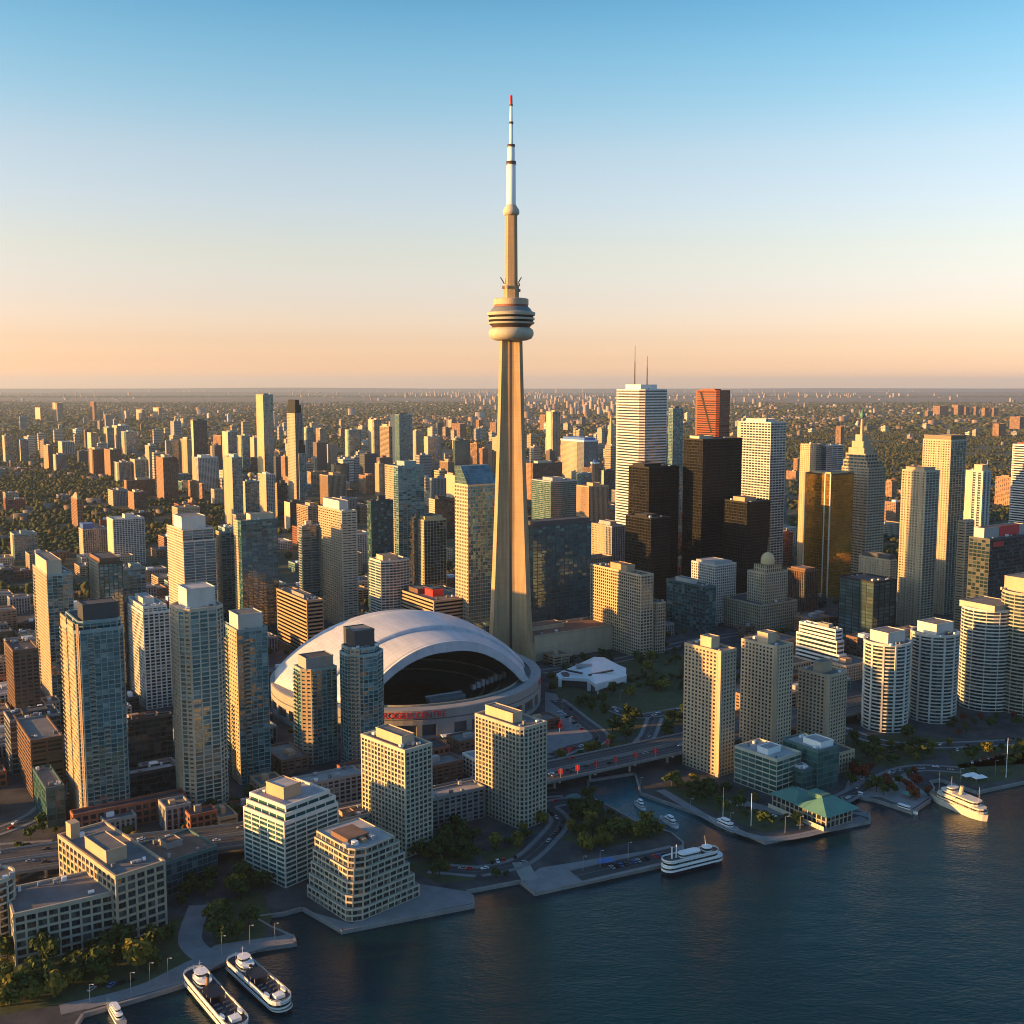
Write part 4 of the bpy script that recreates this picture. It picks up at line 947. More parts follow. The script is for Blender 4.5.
# ================================================================ stadium
def stadium():
    C = Vector((-95, 973)); a = R_(30); Rr = 116.0
    root = thing('stadium', 'round stadium with a white vaulted roof that stands open at the front', 'stadium', (C.x, C.y, 0), a)
    TAKEN.append([(C.x + 126 * math.cos(t * .5236), C.y + 126 * math.sin(t * .5236)) for t in range(12)])
    Rw = 121.0; seg = 96
    m = MB()
    m.lathe([(Rw, 0), (Rw, 3.5), (Rw - 2.5, 3.6), (Rw - 2.5, 13), (Rw + .3, 13.1), (Rw + .3, 17), (Rw - .3, 17.1), (Rw - .3, 18), (Rw + .3, 18.1), (Rw + .3, 25), (Rw - 1, 25.4), (Rw - 9, 25.4), (Rw - 9.2, 20)], 'stadium_concrete', seg, smooth=False, cap=False,
            mats=['stadium_concrete', 'stadium_concrete', 'glass_dark', 'stadium_concrete', 'stadium_concrete', 'stadium_concrete', 'dark_concrete', 'stadium_concrete', 'stadium_concrete', 'stadium_concrete', 'grey_concrete', 'grey_concrete'])
    m.obj('outer_wall', root)
    for k in range(36):
        if k % 6 == 2: w = 15
        else: w = 4.5
        m = MB(); th = 2 * math.pi * k / 36
        c_, s_ = math.cos(th), math.sin(th); r0, r1 = Rw - 2.6, Rw + .15
        P = [(r0 * c_ + s_ * w / 2, r0 * s_ - c_ * w / 2), (r1 * c_ + s_ * w / 2, r1 * s_ - c_ * w / 2), (r1 * c_ - s_ * w / 2, r1 * s_ + c_ * w / 2), (r0 * c_ - s_ * w / 2, r0 * s_ + c_ * w / 2)]
        m.prism(P, 3.4, 13.15, 'stadium_concrete'); m.obj('wall_pier', root)
    m = MB(); m.lathe([(48, 1.0), (56, 3), (84, 12), (86, 15), (104, 23.5), (Rw - 9.2, 24)], 'seat_dark', seg, smooth=False, cap=False); m.obj('seating_bowl', root)
    m = MB(); m.lathe([(.5, .6), (50, .6)], 'grass', 48, cap=False); m.obj('playing_field', root)
    ze = 26.0
    def hw(y): return float(np.interp(y, [-78, -20, 25, 60, 90, 108, 114], [80, 108, 115, 104, 74, 38, 8]))
    def ap(y): return float(np.interp(y, [-78, -35, 10, 45, 80, 100, 114], [69, 72, 75, 73.5, 62, 45, 28]))
    NU = 48
    def shell(name, y0, y1, dz, ny, thick=2.5, dw=0.0):
        m = MB(); b = len(m.v)
        for layer in (0, 1):
            for j in range(ny + 1):
                y = y0 + (y1 - y0) * j / ny; w, h = hw(y) + dw, ap(y) + dz
                for i in range(NU + 1):
                    u = -1 + 2 * i / NU
                    z = ze + (h - ze) * (1 - abs(u) ** 2.15) ** .92
                    m.v.append((u * w * (1 if not layer else .985), y, z - (thick if layer else 0)))
        W = NU + 1; off = W * (ny + 1); f = []; fi = []
        for j in range(ny):
            for i in range(NU):
                p = j * W + i
                f.append((p, p + 1, p + W + 1, p + W)); fi.append((off + p, off + p + W, off + p + W + 1, off + p + 1))
        m.idx(b, f, 'stadium_white', True); m.idx(b, fi, 'seat_dark', True)
        ed = []
        for i in range(NU):
            ed.append((i, off + i, off + i + 1, i + 1)); p = ny * W + i; ed.append((p, p + 1, off + p + 1, off + p))
        for j in range(ny):
            p = j * W; ed.append((p, p + W, off + p + W, off + p)); p += NU; ed.append((p, off + p, off + p + W, p + W))
        m.idx(b, ed, 'stadium_white')
        return m.obj(name, root)
    shell('roof_panel', -78, -36, 0, 10)
    shell('roof_panel', -40, 22, 2.4, 14, dw=2.0)
    shell('roof_panel', 18, 113, .2, 18)
    # deep front truss and an inner arch
    def arch(name, y, drop0, drop1, depth, mat, wk=1.0, dz=0.0):
        m = MB(); b = len(m.v); w, h = hw(y) * wk, ap(y) + dz
        for yy in (y - depth, y):
            for i in range(NU + 1):
                u = -1 + 2 * i / NU; z = ze + (h - ze) * (1 - abs(u) ** 2.15) ** .92; sl = 1 - .4 * abs(u)
                m.v.append((u * w, yy, z - drop0)); m.v.append((u * w * (1 - .05 * drop1 / 9), yy, max(24.0, z - drop0 - drop1 * sl)))
        o = 2 * (NU + 1); f = []
        for i in range(NU):
            p = 2 * i
            f += [(p, p + 1, p + 3, p + 2), (o + p, o + p + 2, o + p + 3, o + p + 1), (p, p + 2, o + p + 2, o + p), (p + 1, o + p + 1, o + p + 3, p + 3)]
        m.idx(b, f, mat); return m.obj(name, root)
    arch('front_arch', -78.02, -.5, 9, 3.0, 'stadium_white')
    arch('inner_arch', -40, 5, 2.4, 2, 'white_concrete', .96)
    arch('inner_arch', 10, 12, 2.4, 2, 'white_concrete', .92)
    for rr_, zz in ((85, 14.6), (104.5, 23.4), (70, 8.6)):
        m = MB(); m.lathe([(rr_ - .6, zz), (rr_ - .7, zz + 1.6), (rr_ + .2, zz + 1.6), (rr_ + .2, zz)], 'pale_concrete', 96, smooth=False, cap=False); m.obj('tier_front', root)
    # eave beam, scoreboard, canopy, sign
    m = MB(); m.box(-22, 40, 22, 22, 44, 38, 'dark_metal', True); m.box(-20, 39.7, 24, 20, 39.95, 36, 'glass_black', True); m.obj('scoreboard', root)
    m = MB(); m.box(-18, -84, 19, 16, -76, 23, 'glass_blue', True); m.box(-18, -76, 23, 16, -75, 24, 'pale_metal', True); m.obj('glass_lounge', root)
    m = MB()
    for q in range(8): m.box(30 + 6 * q, -70 + 3.0 * q, 21, 33.5 + 6 * q, -66 + 3.0 * q, 25 + (q % 3), 'grey_concrete')
    m.obj('camera_platform', root)
    m = MB(); th0 = R_(258)
    for q in range(14):
        t0, t1 = th0 + q * .012, th0 + (q + 1) * .012
        m.prism([(Rw * math.cos(t0), Rw * math.sin(t0)), ((Rw + 8) * math.cos(t0), (Rw + 8) * math.sin(t0)), ((Rw + 8) * math.cos(t1), (Rw + 8) * math.sin(t1)), (Rw * math.cos(t1), Rw * math.sin(t1))], 3.7, 4.4, 'white_paint', True, True)
    m.obj('entrance_canopy', root)
    cu = bpy.data.curves.new('sign_text', 'FONT'); cu.body = 'ROGERS CENTRE'; cu.size = 7.2; cu.extrude = .15; cu.align_x = 'CENTER'
    tmp = bpy.data.objects.new('sign_text', cu); COL.objects.link(tmp)
    bpy.context.view_layer.update()
    me = bpy.data.meshes.new_from_object(tmp.evaluated_get(bpy.context.evaluated_depsgraph_get()))
    bpy.data.objects.remove(tmp)
    th = R_(248); rad = Rw + .75
    for v in me.vertices:
        t = th + v.co.x / rad * .95; rr = rad + v.co.z
        v.co = (rr * math.cos(t), rr * math.sin(t), 19.0 + v.co.y)
    me.materials.clear(); me.materials.append(MATS['red_paint'])
    so = bpy.data.objects.new('sign_lettering', me); COL.objects.link(so); so.parent = root
    m = MB()
    for q in range(5):
        t0, t1 = R_(318) + q * .022, R_(318) + (q + 1) * .022
        m.prism([(Rw * math.cos(t0), Rw * math.sin(t0)), ((Rw + .8) * math.cos(t0), (Rw + .8) * math.sin(t0)), ((Rw + .8) * math.cos(t1), (Rw + .8) * math.sin(t1)), (Rw * math.cos(t1), Rw * math.sin(t1))], 19.3, 24, 'red_paint')
    m.obj('side_sign', root)
stadium()
def red_canopy():
    p = G(551, 728); r = thing('curved_canopy', 'red curved canopy standing beside the stadium wall', 'canopy', (p.x, p.y, 0), R_(20)); m = MB(); po, pi = [], []
    for q in range(13):
        a = R_(-70 + q * 11); po.append((9 * math.cos(a), 14 * math.sin(a))); pi.append((6.5 * math.cos(a), 11.5 * math.sin(a)))
    b = len(m.v)
    for P, z in ((po, 3.2), (po, 6.5), (pi, 7.5), (pi, 3.2)): m.v.extend((x, y, z) for x, y in P)
    m.idx(b, [(k * 13 + i, k * 13 + i + 1, ((k + 1) % 4) * 13 + i + 1, ((k + 1) % 4) * 13 + i) for k in range(4) for i in range(12)], 'red_paint'); m.obj('canopy', r)
    for i in (0, 3, 6, 9, 12):
        m = MB(); m.tube((po[i][0] * .9, po[i][1] * .9, 0), (po[i][0] * .9, po[i][1] * .9, 3.3), .2, .2, 'pale_metal', 6); m.obj('post', r)
red_canopy()
# ================================================================ white pavilion and green roofed hall
def pavilion():
    root = thing('pavilion', 'low white pavilion with a folded sail shaped roof in the park', 'pavilion', (0, 0, 0))
    A = [(556, 676), (578, 668), (594, 663.5), (604, 664), (617, 669), (626, 672), (626, 679), (595, 691), (588, 684), (559, 680)]
    base = [G(x, y + 6).xy for x, y in A]
    ctr = sum(base, Vector((0, 0))) / len(base)
    TAKEN.append([tuple(p + (p - ctr) * .1) for p in base])
    hgt = [8, 10, 13, 13, 11, 10, 9, 12, 11, 8]
    m = MB(); n = len(base); pk = ctr + Vector((-4, 3))
    inner = [p + (ctr - p) * .12 for p in base]
    for i in range(n):
        j = (i + 1) % n
        m.face([(*base[j], hgt[j]), (*base[i], hgt[i]), (*(base[i] + (pk - base[i]) * .55), hgt[i] + 1.6), (*(base[j] + (pk - base[j]) * .55), hgt[j] + 1.6)][::-1], 'white_paint')
        m.face([(*(base[j] + (pk - base[j]) * .55), hgt[j] + 1.6), (*(base[i] + (pk - base[i]) * .55), hgt[i] + 1.6), (*pk, 13.4)][::-1], 'white_paint')
        lo = .45 if i in (5, 6) else .72
        m.face([(*base[i], hgt[i] * lo), (*base[j], hgt[j] * lo), (*base[j], hgt[j]), (*base[i], hgt[i])][::-1], 'white_paint')
    m.obj('roof', root)
    m = MB(); m.prism([tuple(p) for p in inner][::-1], 0, 9, 'glass_dark'); m.obj('glazing', root)
    m = MB()
    for q, (x, y) in enumerate([(589, 688), (597, 691), (625, 680), (560, 684)]):
        p = G(x, y + 3).xy; m = MB(); m.box(p.x - 1.5, p.y - .5, 0, p.x + 1.5, p.y + 2.5, 8, 'white_paint'); m.obj('wall_leg', root)
    p = ctr; m = MB(); m.box(p.x - 18, p.y + 2, 12.2, p.x - 2, p.y + 9, 14.2, 'pale_metal'); m.obj('roof_ridge', root)
    m = MB(); q0, q1 = G(589, 676, 12).xy, G(613, 671, 12).xy; m.bar((q0.x, q0.y, 12.2), (q1.x, q1.y, 12.0), 2.0, 1.4, 'dark_metal'); m.obj('skylight', root)
    m = MB(); q0, q1 = G(566, 671, 11).xy, G(582, 675, 11).xy; m.bar((q0.x, q0.y, 11.2), (q1.x, q1.y, 12.0), 2.0, 1.4, 'dark_metal'); m.obj('skylight', root)
pavilion()
def green_hall():
    o, a, L1, L2, h = place((778, 826, 853, 812, 826))
    o, a = G(826, 829).xy, R_(33)
    W = Matrix.Translation((o.x, o.y, 0)) @ Matrix.Rotation(a, 4, 'Z')
    root = thing('waterfront_hall', 'cream waterfront hall with hipped green copper roofs on the pier', 'hall', (o.x, o.y, 0), a)
    L1, L2 = 24, 46
    TAKEN.append([tuple((W @ Vector(q)).xy) for q in ((-6, -6, 0), (L1 + 9, -6, 0), (L1 + 9, L2, 0), (-6, L2, 0))])
    g, f = MB(), MB(); st = dict(STY['white_grid'], gl='glass_window', fr='pale_concrete', fh=4.2, bay=4, sh=.7, pw=.7)
    facade([(0, 0), (L1, 0), (L1, L2), (0, L2)], 0, 8.6, st, g, f)
    g.obj('glazing', root); f.obj('facade_frame', root)
    def hip(x0, y0, x1, y1, z0, zr):
        m = MB(); c = min(x1 - x0, y1 - y0) / 2; b = 0
        if x1 - x0 < y1 - y0: r0, r1 = ((x0 + x1) / 2, y0 + c * .8), ((x0 + x1) / 2, y1 - c * .8)
        else: r0, r1 = (x0 + c * .8, (y0 + y1) / 2), (x1 - c * .8, (y0 + y1) / 2)
        m.v = [(x0, y0, z0), (x1, y0, z0), (x1, y1, z0), (x0, y1, z0), (*r0, zr), (*r1, zr)]
        if x1 - x0 < y1 - y0: m.idx(0, [(0, 1, 4), (1, 2, 5, 4), (2, 3, 5), (3, 0, 4, 5), (3, 2, 1, 0)], 'roof_copper')
        else: m.idx(0, [(0, 1, 5, 4), (1, 2, 5), (2, 3, 4, 5), (3, 0, 4), (3, 2, 1, 0)], 'roof_copper')
        return m.obj('roof', root)
    r = hip(-3, -3, L1 + 5, 25, 8.7, 15.5); hip(-2.5, 23, L1 - 2, L2 + 2, 8.9, 13.5)
    m = MB(); m.box(9, 12, 13.2, 17, 24, 16.2, 'roof_copper'); m.obj('roof_vent', r)
    m = MB(); m.box(-4.6, -2, 0, -4.2, L2, 3.0, 'pale_concrete'); m.obj('terrace_wall', root)
green_hall()
# ================================================================ elevated expressway
def expressway():
    zc = 9.0
    ctl = [(-60, 872), (60, 854), (140, 846), (243, 834), (350, 814), (450, 794), (547, 772), (690, 741), (760, 726), (850, 706), (960, 684), (1060, 664)]
    P = [G(x, y, zc).xy for x, y in ctl]; S = []
    for i in range(len(P) - 1):
        p0, p1, p2, p3 = P[max(0, i - 1)], P[i], P[i + 1], P[min(len(P) - 1, i + 2)]
        for k in range(8):
            t = k / 8; S.append(.5 * ((2 * p1) + (p2 - p0) * t + (2 * p0 - 5 * p1 + 4 * p2 - p3) * t * t + (3 * p1 - p0 - 3 * p2 + p3) * t ** 3))
    S.append(P[-1])
    root = thing('elevated_expressway', 'two grey carriageways of an elevated expressway on concrete piers', 'expressway', (S[0].x, S[0].y, 0))
    base = S[0]; L = []
    for i, s in enumerate(S):
        d = (S[min(i + 1, len(S) - 1)] - S[max(i - 1, 0)]).normalized(); L.append((s - base, Vector((-d.y, d.x))))
    def sweep(m, prof, mat):
        b = len(m.v); n = len(prof)
        for s, nn in L:
            for o, z in prof: m.v.append((s.x + nn.x * o, s.y + nn.y * o, z))
        m.idx(b, [(i * n + k, i * n + (k + 1) % n, (i + 1) * n + (k + 1) % n, (i + 1) * n + k) for i in range(len(L) - 1) for k in range(n)], mat)
    for side in (-1, 1):
        c = side * 9.5; m = MB()
        sweep(m, [(c - 7.5, zc - 1.6), (c + 7.5, zc - 1.6), (c + 8, zc), (c - 8, zc)], 'grey_concrete'); dk = m.obj('deck', root)
        m = MB(); sweep(m, [(c - 7.4, zc + .06), (c + 7.4, zc + .06), (c + 7.4, zc + .1), (c - 7.4, zc + .1)], 'asphalt'); m.obj('carriageway', dk)
        for o in (-7.9, 7.6):
            m = MB(); sweep(m, [(c + o, zc + .01), (c + o + .3, zc + .01), (c + o + .3, zc + 1.1), (c + o, zc + 1.1)], 'grey_concrete'); m.obj('parapet', dk)
        for o in (-2.4, 2.4):
            m = MB(); sweep(m, [(c + o - .12, zc + .12), (c + o + .12, zc + .12), (c + o + .12, zc + .14), (c + o - .12, zc + .14)], 'pale_paving'); m.obj('lane_marking', dk)
    acc = 0; last = None; k = 0
    for i in range(len(L) - 1):
        s, nn = L[i]
        if last is None or (s - last).length > 24:
            last = s; k += 1
            m = MB()
            for side in (-1, 1):
                c = s + nn * (side * 9.5)
                m.tube((c.x, c.y, 0), (c.x, c.y, zc - 2.9), 1.0, 1.0, 'pale_concrete', 8)
            p, q = s - nn * 16.5, s + nn * 16.5
            m.bar((p.x, p.y, zc - 3.0), (q.x, q.y, zc - 3.0), 1.8, 1.38, 'pale_concrete')
            m.obj('pier', root)
    return [(s + base, nn) for s, nn in L], zc
EXP, EXPZ = expressway()
for s, nn in EXP: TAKEN.append([tuple(s + Vector(q)) for q in ((-22, -22), (22, -22), (22, 22), (-22, 22))])
for S in ROADS:
    for s in S[::2]: TAKEN.append([tuple(s + Vector(q)) for q in ((-9, -9), (9, -9), (9, 9), (-9, 9))])
# ================================================================ the city behind: each block with its own outline
BACK = [
 # label, (xl, xm, xr, ytop, ybase), style
 ('grey slab with a blue roof box, west of the gridded white tower', (79, 83, 107, 530, 562), 'grey_stripe'),
 ('white gridded slab with a golden end wall standing above the trees', (107, 113, 144, 520, 566), 'white_grid'),
 ('orange brick tower with a pointed top among the western trees', (71, 77, 82, 500, 528), 'red_slab'),
 ('low blue grey block with a pink roof at the west edge', (10, 14, 37, 535, 560), 'teal_condo'),
 ('long brown brick block in the trees, wider than tall', (124, 127, 155, 481, 497), 'brick_slab'),
 ('small grey block with a lit white end, among the trees', (108, 113, 128, 491, 506), 'grey_stripe'),
 ('brown block with pinkish balconies among the trees', (128, 134, 147, 493, 510), 'brick_slab'),
 ('orange edged brown slab tower, tallest in its part of the trees', (156, 163, 177, 458, 500), 'brick_slab'),
 ('grey brown slab with a lit end behind the orange edged one', (165, 166, 181, 441, 475), 'teal_condo'),
 ('slim tower with a pale blank upper face', (145, 149, 157, 446, 482), 'teal_condo'),
 ('squat teal block with a golden end', (130, 135, 148, 460, 482), 'teal_condo'),
 ('thin tan tower beside the dark bank tower', (180, 187, 191, 440, 476), 'beige_punch'),
 ('dark glass tower with pale corner lines and a small crown', (191, 193, 207, 421, 470), 'dark_office'),
 ('white slab with vertical grey strips', (192, 198, 218, 458, 492), 'white_grid'),
 ('small square golden lit block below the white slab', (188, 202, 204, 484, 500), 'red_slab'),
 ('tall narrow tower with a broad yellow side', (223, 232, 242, 458, 526), 'teal_condo'),
 ('grey tower with a lit end and a thin mast', (222, 228, 237, 432, 462), 'teal_condo'),
 ('blue grey tower with a golden end wall', (237, 242, 253, 436, 468), 'teal_condo'),
 ('thin golden tower next to the tall twisted one', (250, 254, 257, 438, 470), 'beige_punch'),
 ('grey block with a round yellow tank above its roof', (243, 245, 259, 482, 520), 'teal_condo'),
 ('orange block beyond the trees', (213, 221, 223, 436, 452), 'red_slab'),
 ('stubby orange block below the squat golden one', (188, 192, 194, 501, 516), 'red_slab'),
 ('tall twisting glass tower with a bright yellow side', (256, 263, 273, 395, 480), 'teal_dark'),
 ('dark topped tower under construction with an orange side', (287, 295, 302, 414, 502), 'grey_stripe'),
 ('teal tower leaning behind the one under construction', (297, 299, 306, 454, 502), 'teal_dark'),
 ('teal tower with a rounded top', (304, 307, 313, 428, 460), 'teal_dark'),
 ('small golden tower beyond the rounded teal one', (316, 320, 325, 429, 450), 'yellow_band'),
 ('tan slab tower with one lit end', (327, 332, 337, 445, 470), 'beige_punch'),
 ('dark green grey tower with lit left edge', (345, 349, 361, 430, 464), 'teal_condo'),
 ('pale golden tower with dark eastern side', (368, 374, 381, 420, 464), 'beige_punch'),
 ('tan block with a white roof sign band', (320, 328, 346, 476, 510), 'stripe'),
 ('small orange block west of the construction tower', (274, 280, 283, 452, 476), 'red_slab'),
 ('orange edged low tower at the foot of the construction tower', (281, 285, 289, 457, 484), 'red_slab'),
 ('small tan tower right of the teal leaning one', (311, 315, 317, 458, 478), 'beige_punch'),
 ('wide low blue grey block with lit roof', (331, 334, 349, 465, 486), 'glass_office'),
 ('tan tower stub at the edge of the pale cluster', (375, 379, 383, 464, 496), 'beige_punch'),
 ('yellow sided white topped tower above the theatre roof line', (258, 266, 275, 475, 515), 'white_grid'),
 ('dark low tower in the shade of the white topped one', (275, 277, 287, 484, 520), 'dark_office'),
 ('brown sided office tower behind the balconied golden tower', (297, 308, 320, 507, 552), 'tan_slab'),
 ('low orange brick block by the pale cluster', (359, 366, 376, 476, 494), 'red_slab'),
 ('long grey block with curved dark roof', (284, 290, 312, 503, 530), 'dark_office'),
 ('stepped pale tower, front half of a golden pair', (380, 389, 392, 427, 490), 'beige_grid'),
 ('dark topped tall tower with a golden side', (390, 399, 412, 415, 478), 'teal_dark'),
 ('large teal banded tower with a broad yellow side', (385, 398, 424, 467, 600), 'teal_band'),
 ('thin mixed tower right of the dark topped one', (413, 416, 423, 431, 470), 'beige_punch'),
 ('dark tower with a single golden edge', (424, 428, 442, 437, 472), 'teal_condo'),
 ('short tan tower before the curved glass top', (440, 448, 454, 462, 486), 'stripe'),
 ('curved top glass tower with a yellow edge', (453, 455, 470, 441, 478), 'glass_office'),
 ('grey ribbed office block behind the mirror glass tower', (430, 432, 446, 479, 520), 'grey_stripe'),
 ('golden slab against the mirror glass tower', (445, 455, 458, 476, 510), 'beige_punch'),
 ('dark block with a lit end above the capped tower', (429, 435, 456, 500, 540), 'dark_office'),
 ('orange block cluster far behind the curved glass top, lower part', (452, 460, 466, 424, 438), 'red_slab'),
 ('pale orange tower far behind the curved glass top', (476, 479, 483, 420, 432), 'red_slab'),
 ('small orange block close to the needle tower shaft', (490, 496, 499, 423, 434), 'red_slab'),
 ('orange brick slab group right of the curved glass top', (470, 477, 480, 444, 466), 'red_slab'),
 ('small pink tower left of the needle tower', (479, 483, 488, 449, 470), 'red_slab'),
 ('orange end tower beside the needle tower', (488, 492, 498, 452, 476), 'red_slab'),
 ('slim pale tower with dark side right of the needle tower', (546, 553, 560, 412, 458), 'beige_punch'),
 ('short orange tower touching the slim pale tower', (540, 545, 547, 415, 432), 'red_slab'),
 ('grey block with a white blue roof and yellow face', (561, 584, 598, 442, 480), 'grey_stripe'),
 ('brown office block with a lit end, right of the needle tower', (526, 533, 562, 464, 500), 'brick_slab'),
 ('stepped green glass tower with a yellow face', (532, 551, 577, 482, 530), 'green_office'),
 ('pink ribbed office block behind the green glass tower', (577, 589, 608, 487, 535), 'stripe'),
 ('small dark glass block left of the tallest white tower', (601, 604, 618, 471, 500), 'dark_office'),
 ('thin orange tower below the white blue roofed block', (591, 595, 599, 464, 484), 'red_slab'),
 ('grey ribbed office slab below the short black tower', (592, 612, 626, 527, 580), 'grey_stripe'),
 ('orange tower standing in the eastern woods', (836, 841, 844, 427, 444), 'red_slab'),
 ('low red brick pair beyond the spired tower', (884, 892, 897, 482, 498), 'red_slab'),
 ('far tan apartment slab above the western woods', (35, 40, 42, 408, 421), 'beige_punch'),
 ('far pair of tan towers above the western woods', (52, 57, 63, 403, 421), 'beige_punch'),
 ('far thin orange tower above the western woods', (90, 94, 96, 402, 421), 'red_slab'),
 ('far low tan block next to the thin orange tower', (97, 104, 108, 412, 421), 'beige_punch'),
 ('far square tan block in the western woods', (118, 126, 129, 411, 421), 'beige_punch'),
 ('far tan block east of the square one', (136, 142, 145, 410, 420), 'beige_punch'),
 ('far stepped tan block in the western woods', (153, 159, 162, 408, 420), 'beige_punch'),
 ('dim tower with lit edge, west group', (87, 91, 97, 433, 452), 'beige_punch'),
 ('dim grey tower with a tan edge, west group', (103, 107, 114, 428, 452), 'teal_condo'),
 ('white topped office tower, west group', (112, 117, 129, 426, 451), 'white_grid'),
 ('broad grey slab right of the white topped one', (121, 126, 137, 432, 455), 'teal_condo'),
 ('golden edged slab tower by itself in the west', (43, 48, 53, 446, 470), 'brick_slab'),
 ('grey row of slabs behind the solitary golden edge', (53, 56, 66, 455, 472), 'grey_stripe'),
 ('brown tower with orange edge in the west', (104, 110, 121, 450, 476), 'brick_slab'),
 ('brown slab between orange edged towers', (88, 93, 106, 450, 474), 'brick_slab'),
 ('lit end slab before the brown orange edged tower', (114, 119, 131, 463, 482), 'grey_stripe'),
 ('dim teal tower at the far west edge', (2, 5, 13, 436, 462), 'teal_dark'),
 ('dim grey block at the far west edge', (16, 20, 28, 440, 462), 'teal_condo'),
 ('pale low hall with curved roof in the west', (58, 62, 74, 442, 455), 'white_grid'),
 ('lit red block on the eastern hillside', (993, 999, 1006, 424, 437), 'red_slab'),
 ('big orange block at the eastern edge of the woods', (1010, 1020, 1026, 417, 430), 'red_slab'),
]
for i, (x0, x1, x2, yt, yb) in enumerate([(933, 940, 948, 406, 416), (952, 958, 963, 405, 416), (963, 966, 970, 407, 416), (972, 976, 979, 407, 416), (982, 985, 989, 408, 417), (990, 994, 998, 408, 417), (925, 928, 933, 411, 417)]):
    BACK.append((['first', 'second', 'third', 'fourth', 'fifth', 'sixth', 'westernmost'][i] + (' orange slab from the west on the far eastern ridge' if i < 6 else ' and smallest orange slab on the far eastern ridge'), (x0, x1, x2, yt, yb), 'red_slab'))
for lab, px, sty in BACK:
    far = px[4] < 470
    b = tower('city_block' if far else 'city_tower', lab, px, sty, 'apartment block' if sty in ('red_slab', 'beige_punch', 'brick_slab', 'white_grid', 'teal_condo') else 'office tower', units=0 if far else 1,
              pent=True if not far or px[4] - px[3] > 20 else None, **({'fh': 4.0, 'bay': 7} if far else {}))
    if sty in ('teal_condo', 'beige_punch', 'brick_slab', 'teal_dark', 'white_grid', 'grey_stripe', 'dark_office', 'teal_band'):
        rw = random.Random(hash_str(lab)); wm_ = 'orange_brick' if sty == 'brick_slab' else ('gold_trim' if 'twisting' in lab else rw.choice(['beige_concrete', 'beige_concrete', 'tan_concrete', 'limestone']))  # warm sunlit tone of this side put into the added wall's colour
        if px[4] < 476 or rw.random() < .3: endwall(b, rw.choice([0, .05, .25]), rw.choice([1, .95, .75, .6]), wm_)
        else: gridwall(b, 0, rw.choice([1, 1, .7]), wm_, solid_=rw.choice([.5, .6, .7]))
    if 'under construction' in lab:
        m = MB(); m.box(1, 1, b.h + .1, b.L1 - 1, b.L2 - 1, b.h + 22, 'black_steel'); m.box(2, 2, b.h + 22, b.L1 - 6, b.L2 - 4, b.h + 34, 'black_steel'); m.obj('unfinished_floors', b.root)
        m = MB(); m.tube((b.L1 + 2, 3, b.h * .8), (b.L1 + 2, 3, b.h + 48), .8, .8, 'grey_concrete', 4); m.tube((b.L1 - 8, 3, b.h + 40), (b.L1 + 12, 3, b.h + 60), .6, .4, 'grey_concrete', 4); m.obj('tower_crane', b.root)
    if 'white blue roof' in lab:
        m = MB(); m.box(-1, -1, b.h + .5, b.L1 + 1, b.L2 + 1, b.h + 5, 'white_paint'); m.box(5, 5, b.h + 5, b.L1 - 5, b.L2 - 5, b.h + 12, 'blue_paint'); m.obj('roof_cap', b.root)
    if 'round yellow tank' in lab:
        m = MB(); m.tube((b.L1 * .5, b.L2 * .5, b.h), (b.L1 * .5, b.L2 * .5, b.h + 8), 3, 3, 'steel_grey', 10); m.lathe([(.2, b.h + 8), (5, b.h + 10), (7, b.h + 14), (5, b.h + 18), (.2, b.h + 20)], 'gold_trim', 14, b.L1 * .5, b.L2 * .5); m.obj('tank', b.root)
    if 'blue roof box' in lab:
        m = MB(); m.box(1, 4, b.h + 1, b.L1 * .5, b.L2 - 1, b.h + 9, 'blue_paint'); m.obj('roof_box', b.root)
    if 'pointed top' in lab:
        m = MB(); m.prism([(1, 1), (b.L1 - 1, 1), (b.L1 - 1, b.L2 - 1), (1, b.L2 - 1)], b.h + .1, b.h + 13, 'tan_concrete', poly_top=[(b.L1 * .4, b.L2 * .4), (b.L1 * .6, b.L2 * .4), (b.L1 * .6, b.L2 * .6), (b.L1 * .4, b.L2 * .6)]); m.obj('pointed_roof', b.root)
    if 'thin mast' in lab: spire(b, b.L1 * .6, b.L2 * .5, 30, .8, 'red_brick', 'mast')
# a slim pointed tower close to the tallest white one
o, a, L1, L2, h = place((607, 611, 615, 438, 470))
root = thing('pointed_tower', 'slim tan tower ending in a needle point, left of the tallest white tower', 'tower', (o.x, o.y, 0), a)
m = MB(); m.box(0, 0, 0, L1, L2, h, 'tan_concrete'); m.obj('wall', root)
m = MB(); z2 = zat(o.y, 415)
m.prism([(0.5, .5), (L1 - .5, .5), (L1 - .5, L2 - .5), (.5, L2 - .5)], h, z2, 'tan_concrete', poly_top=[(L1 * .45, L2 * .45), (L1 * .55, L2 * .45), (L1 * .55, L2 * .55), (L1 * .45, L2 * .55)]); m.obj('pointed_roof', root)
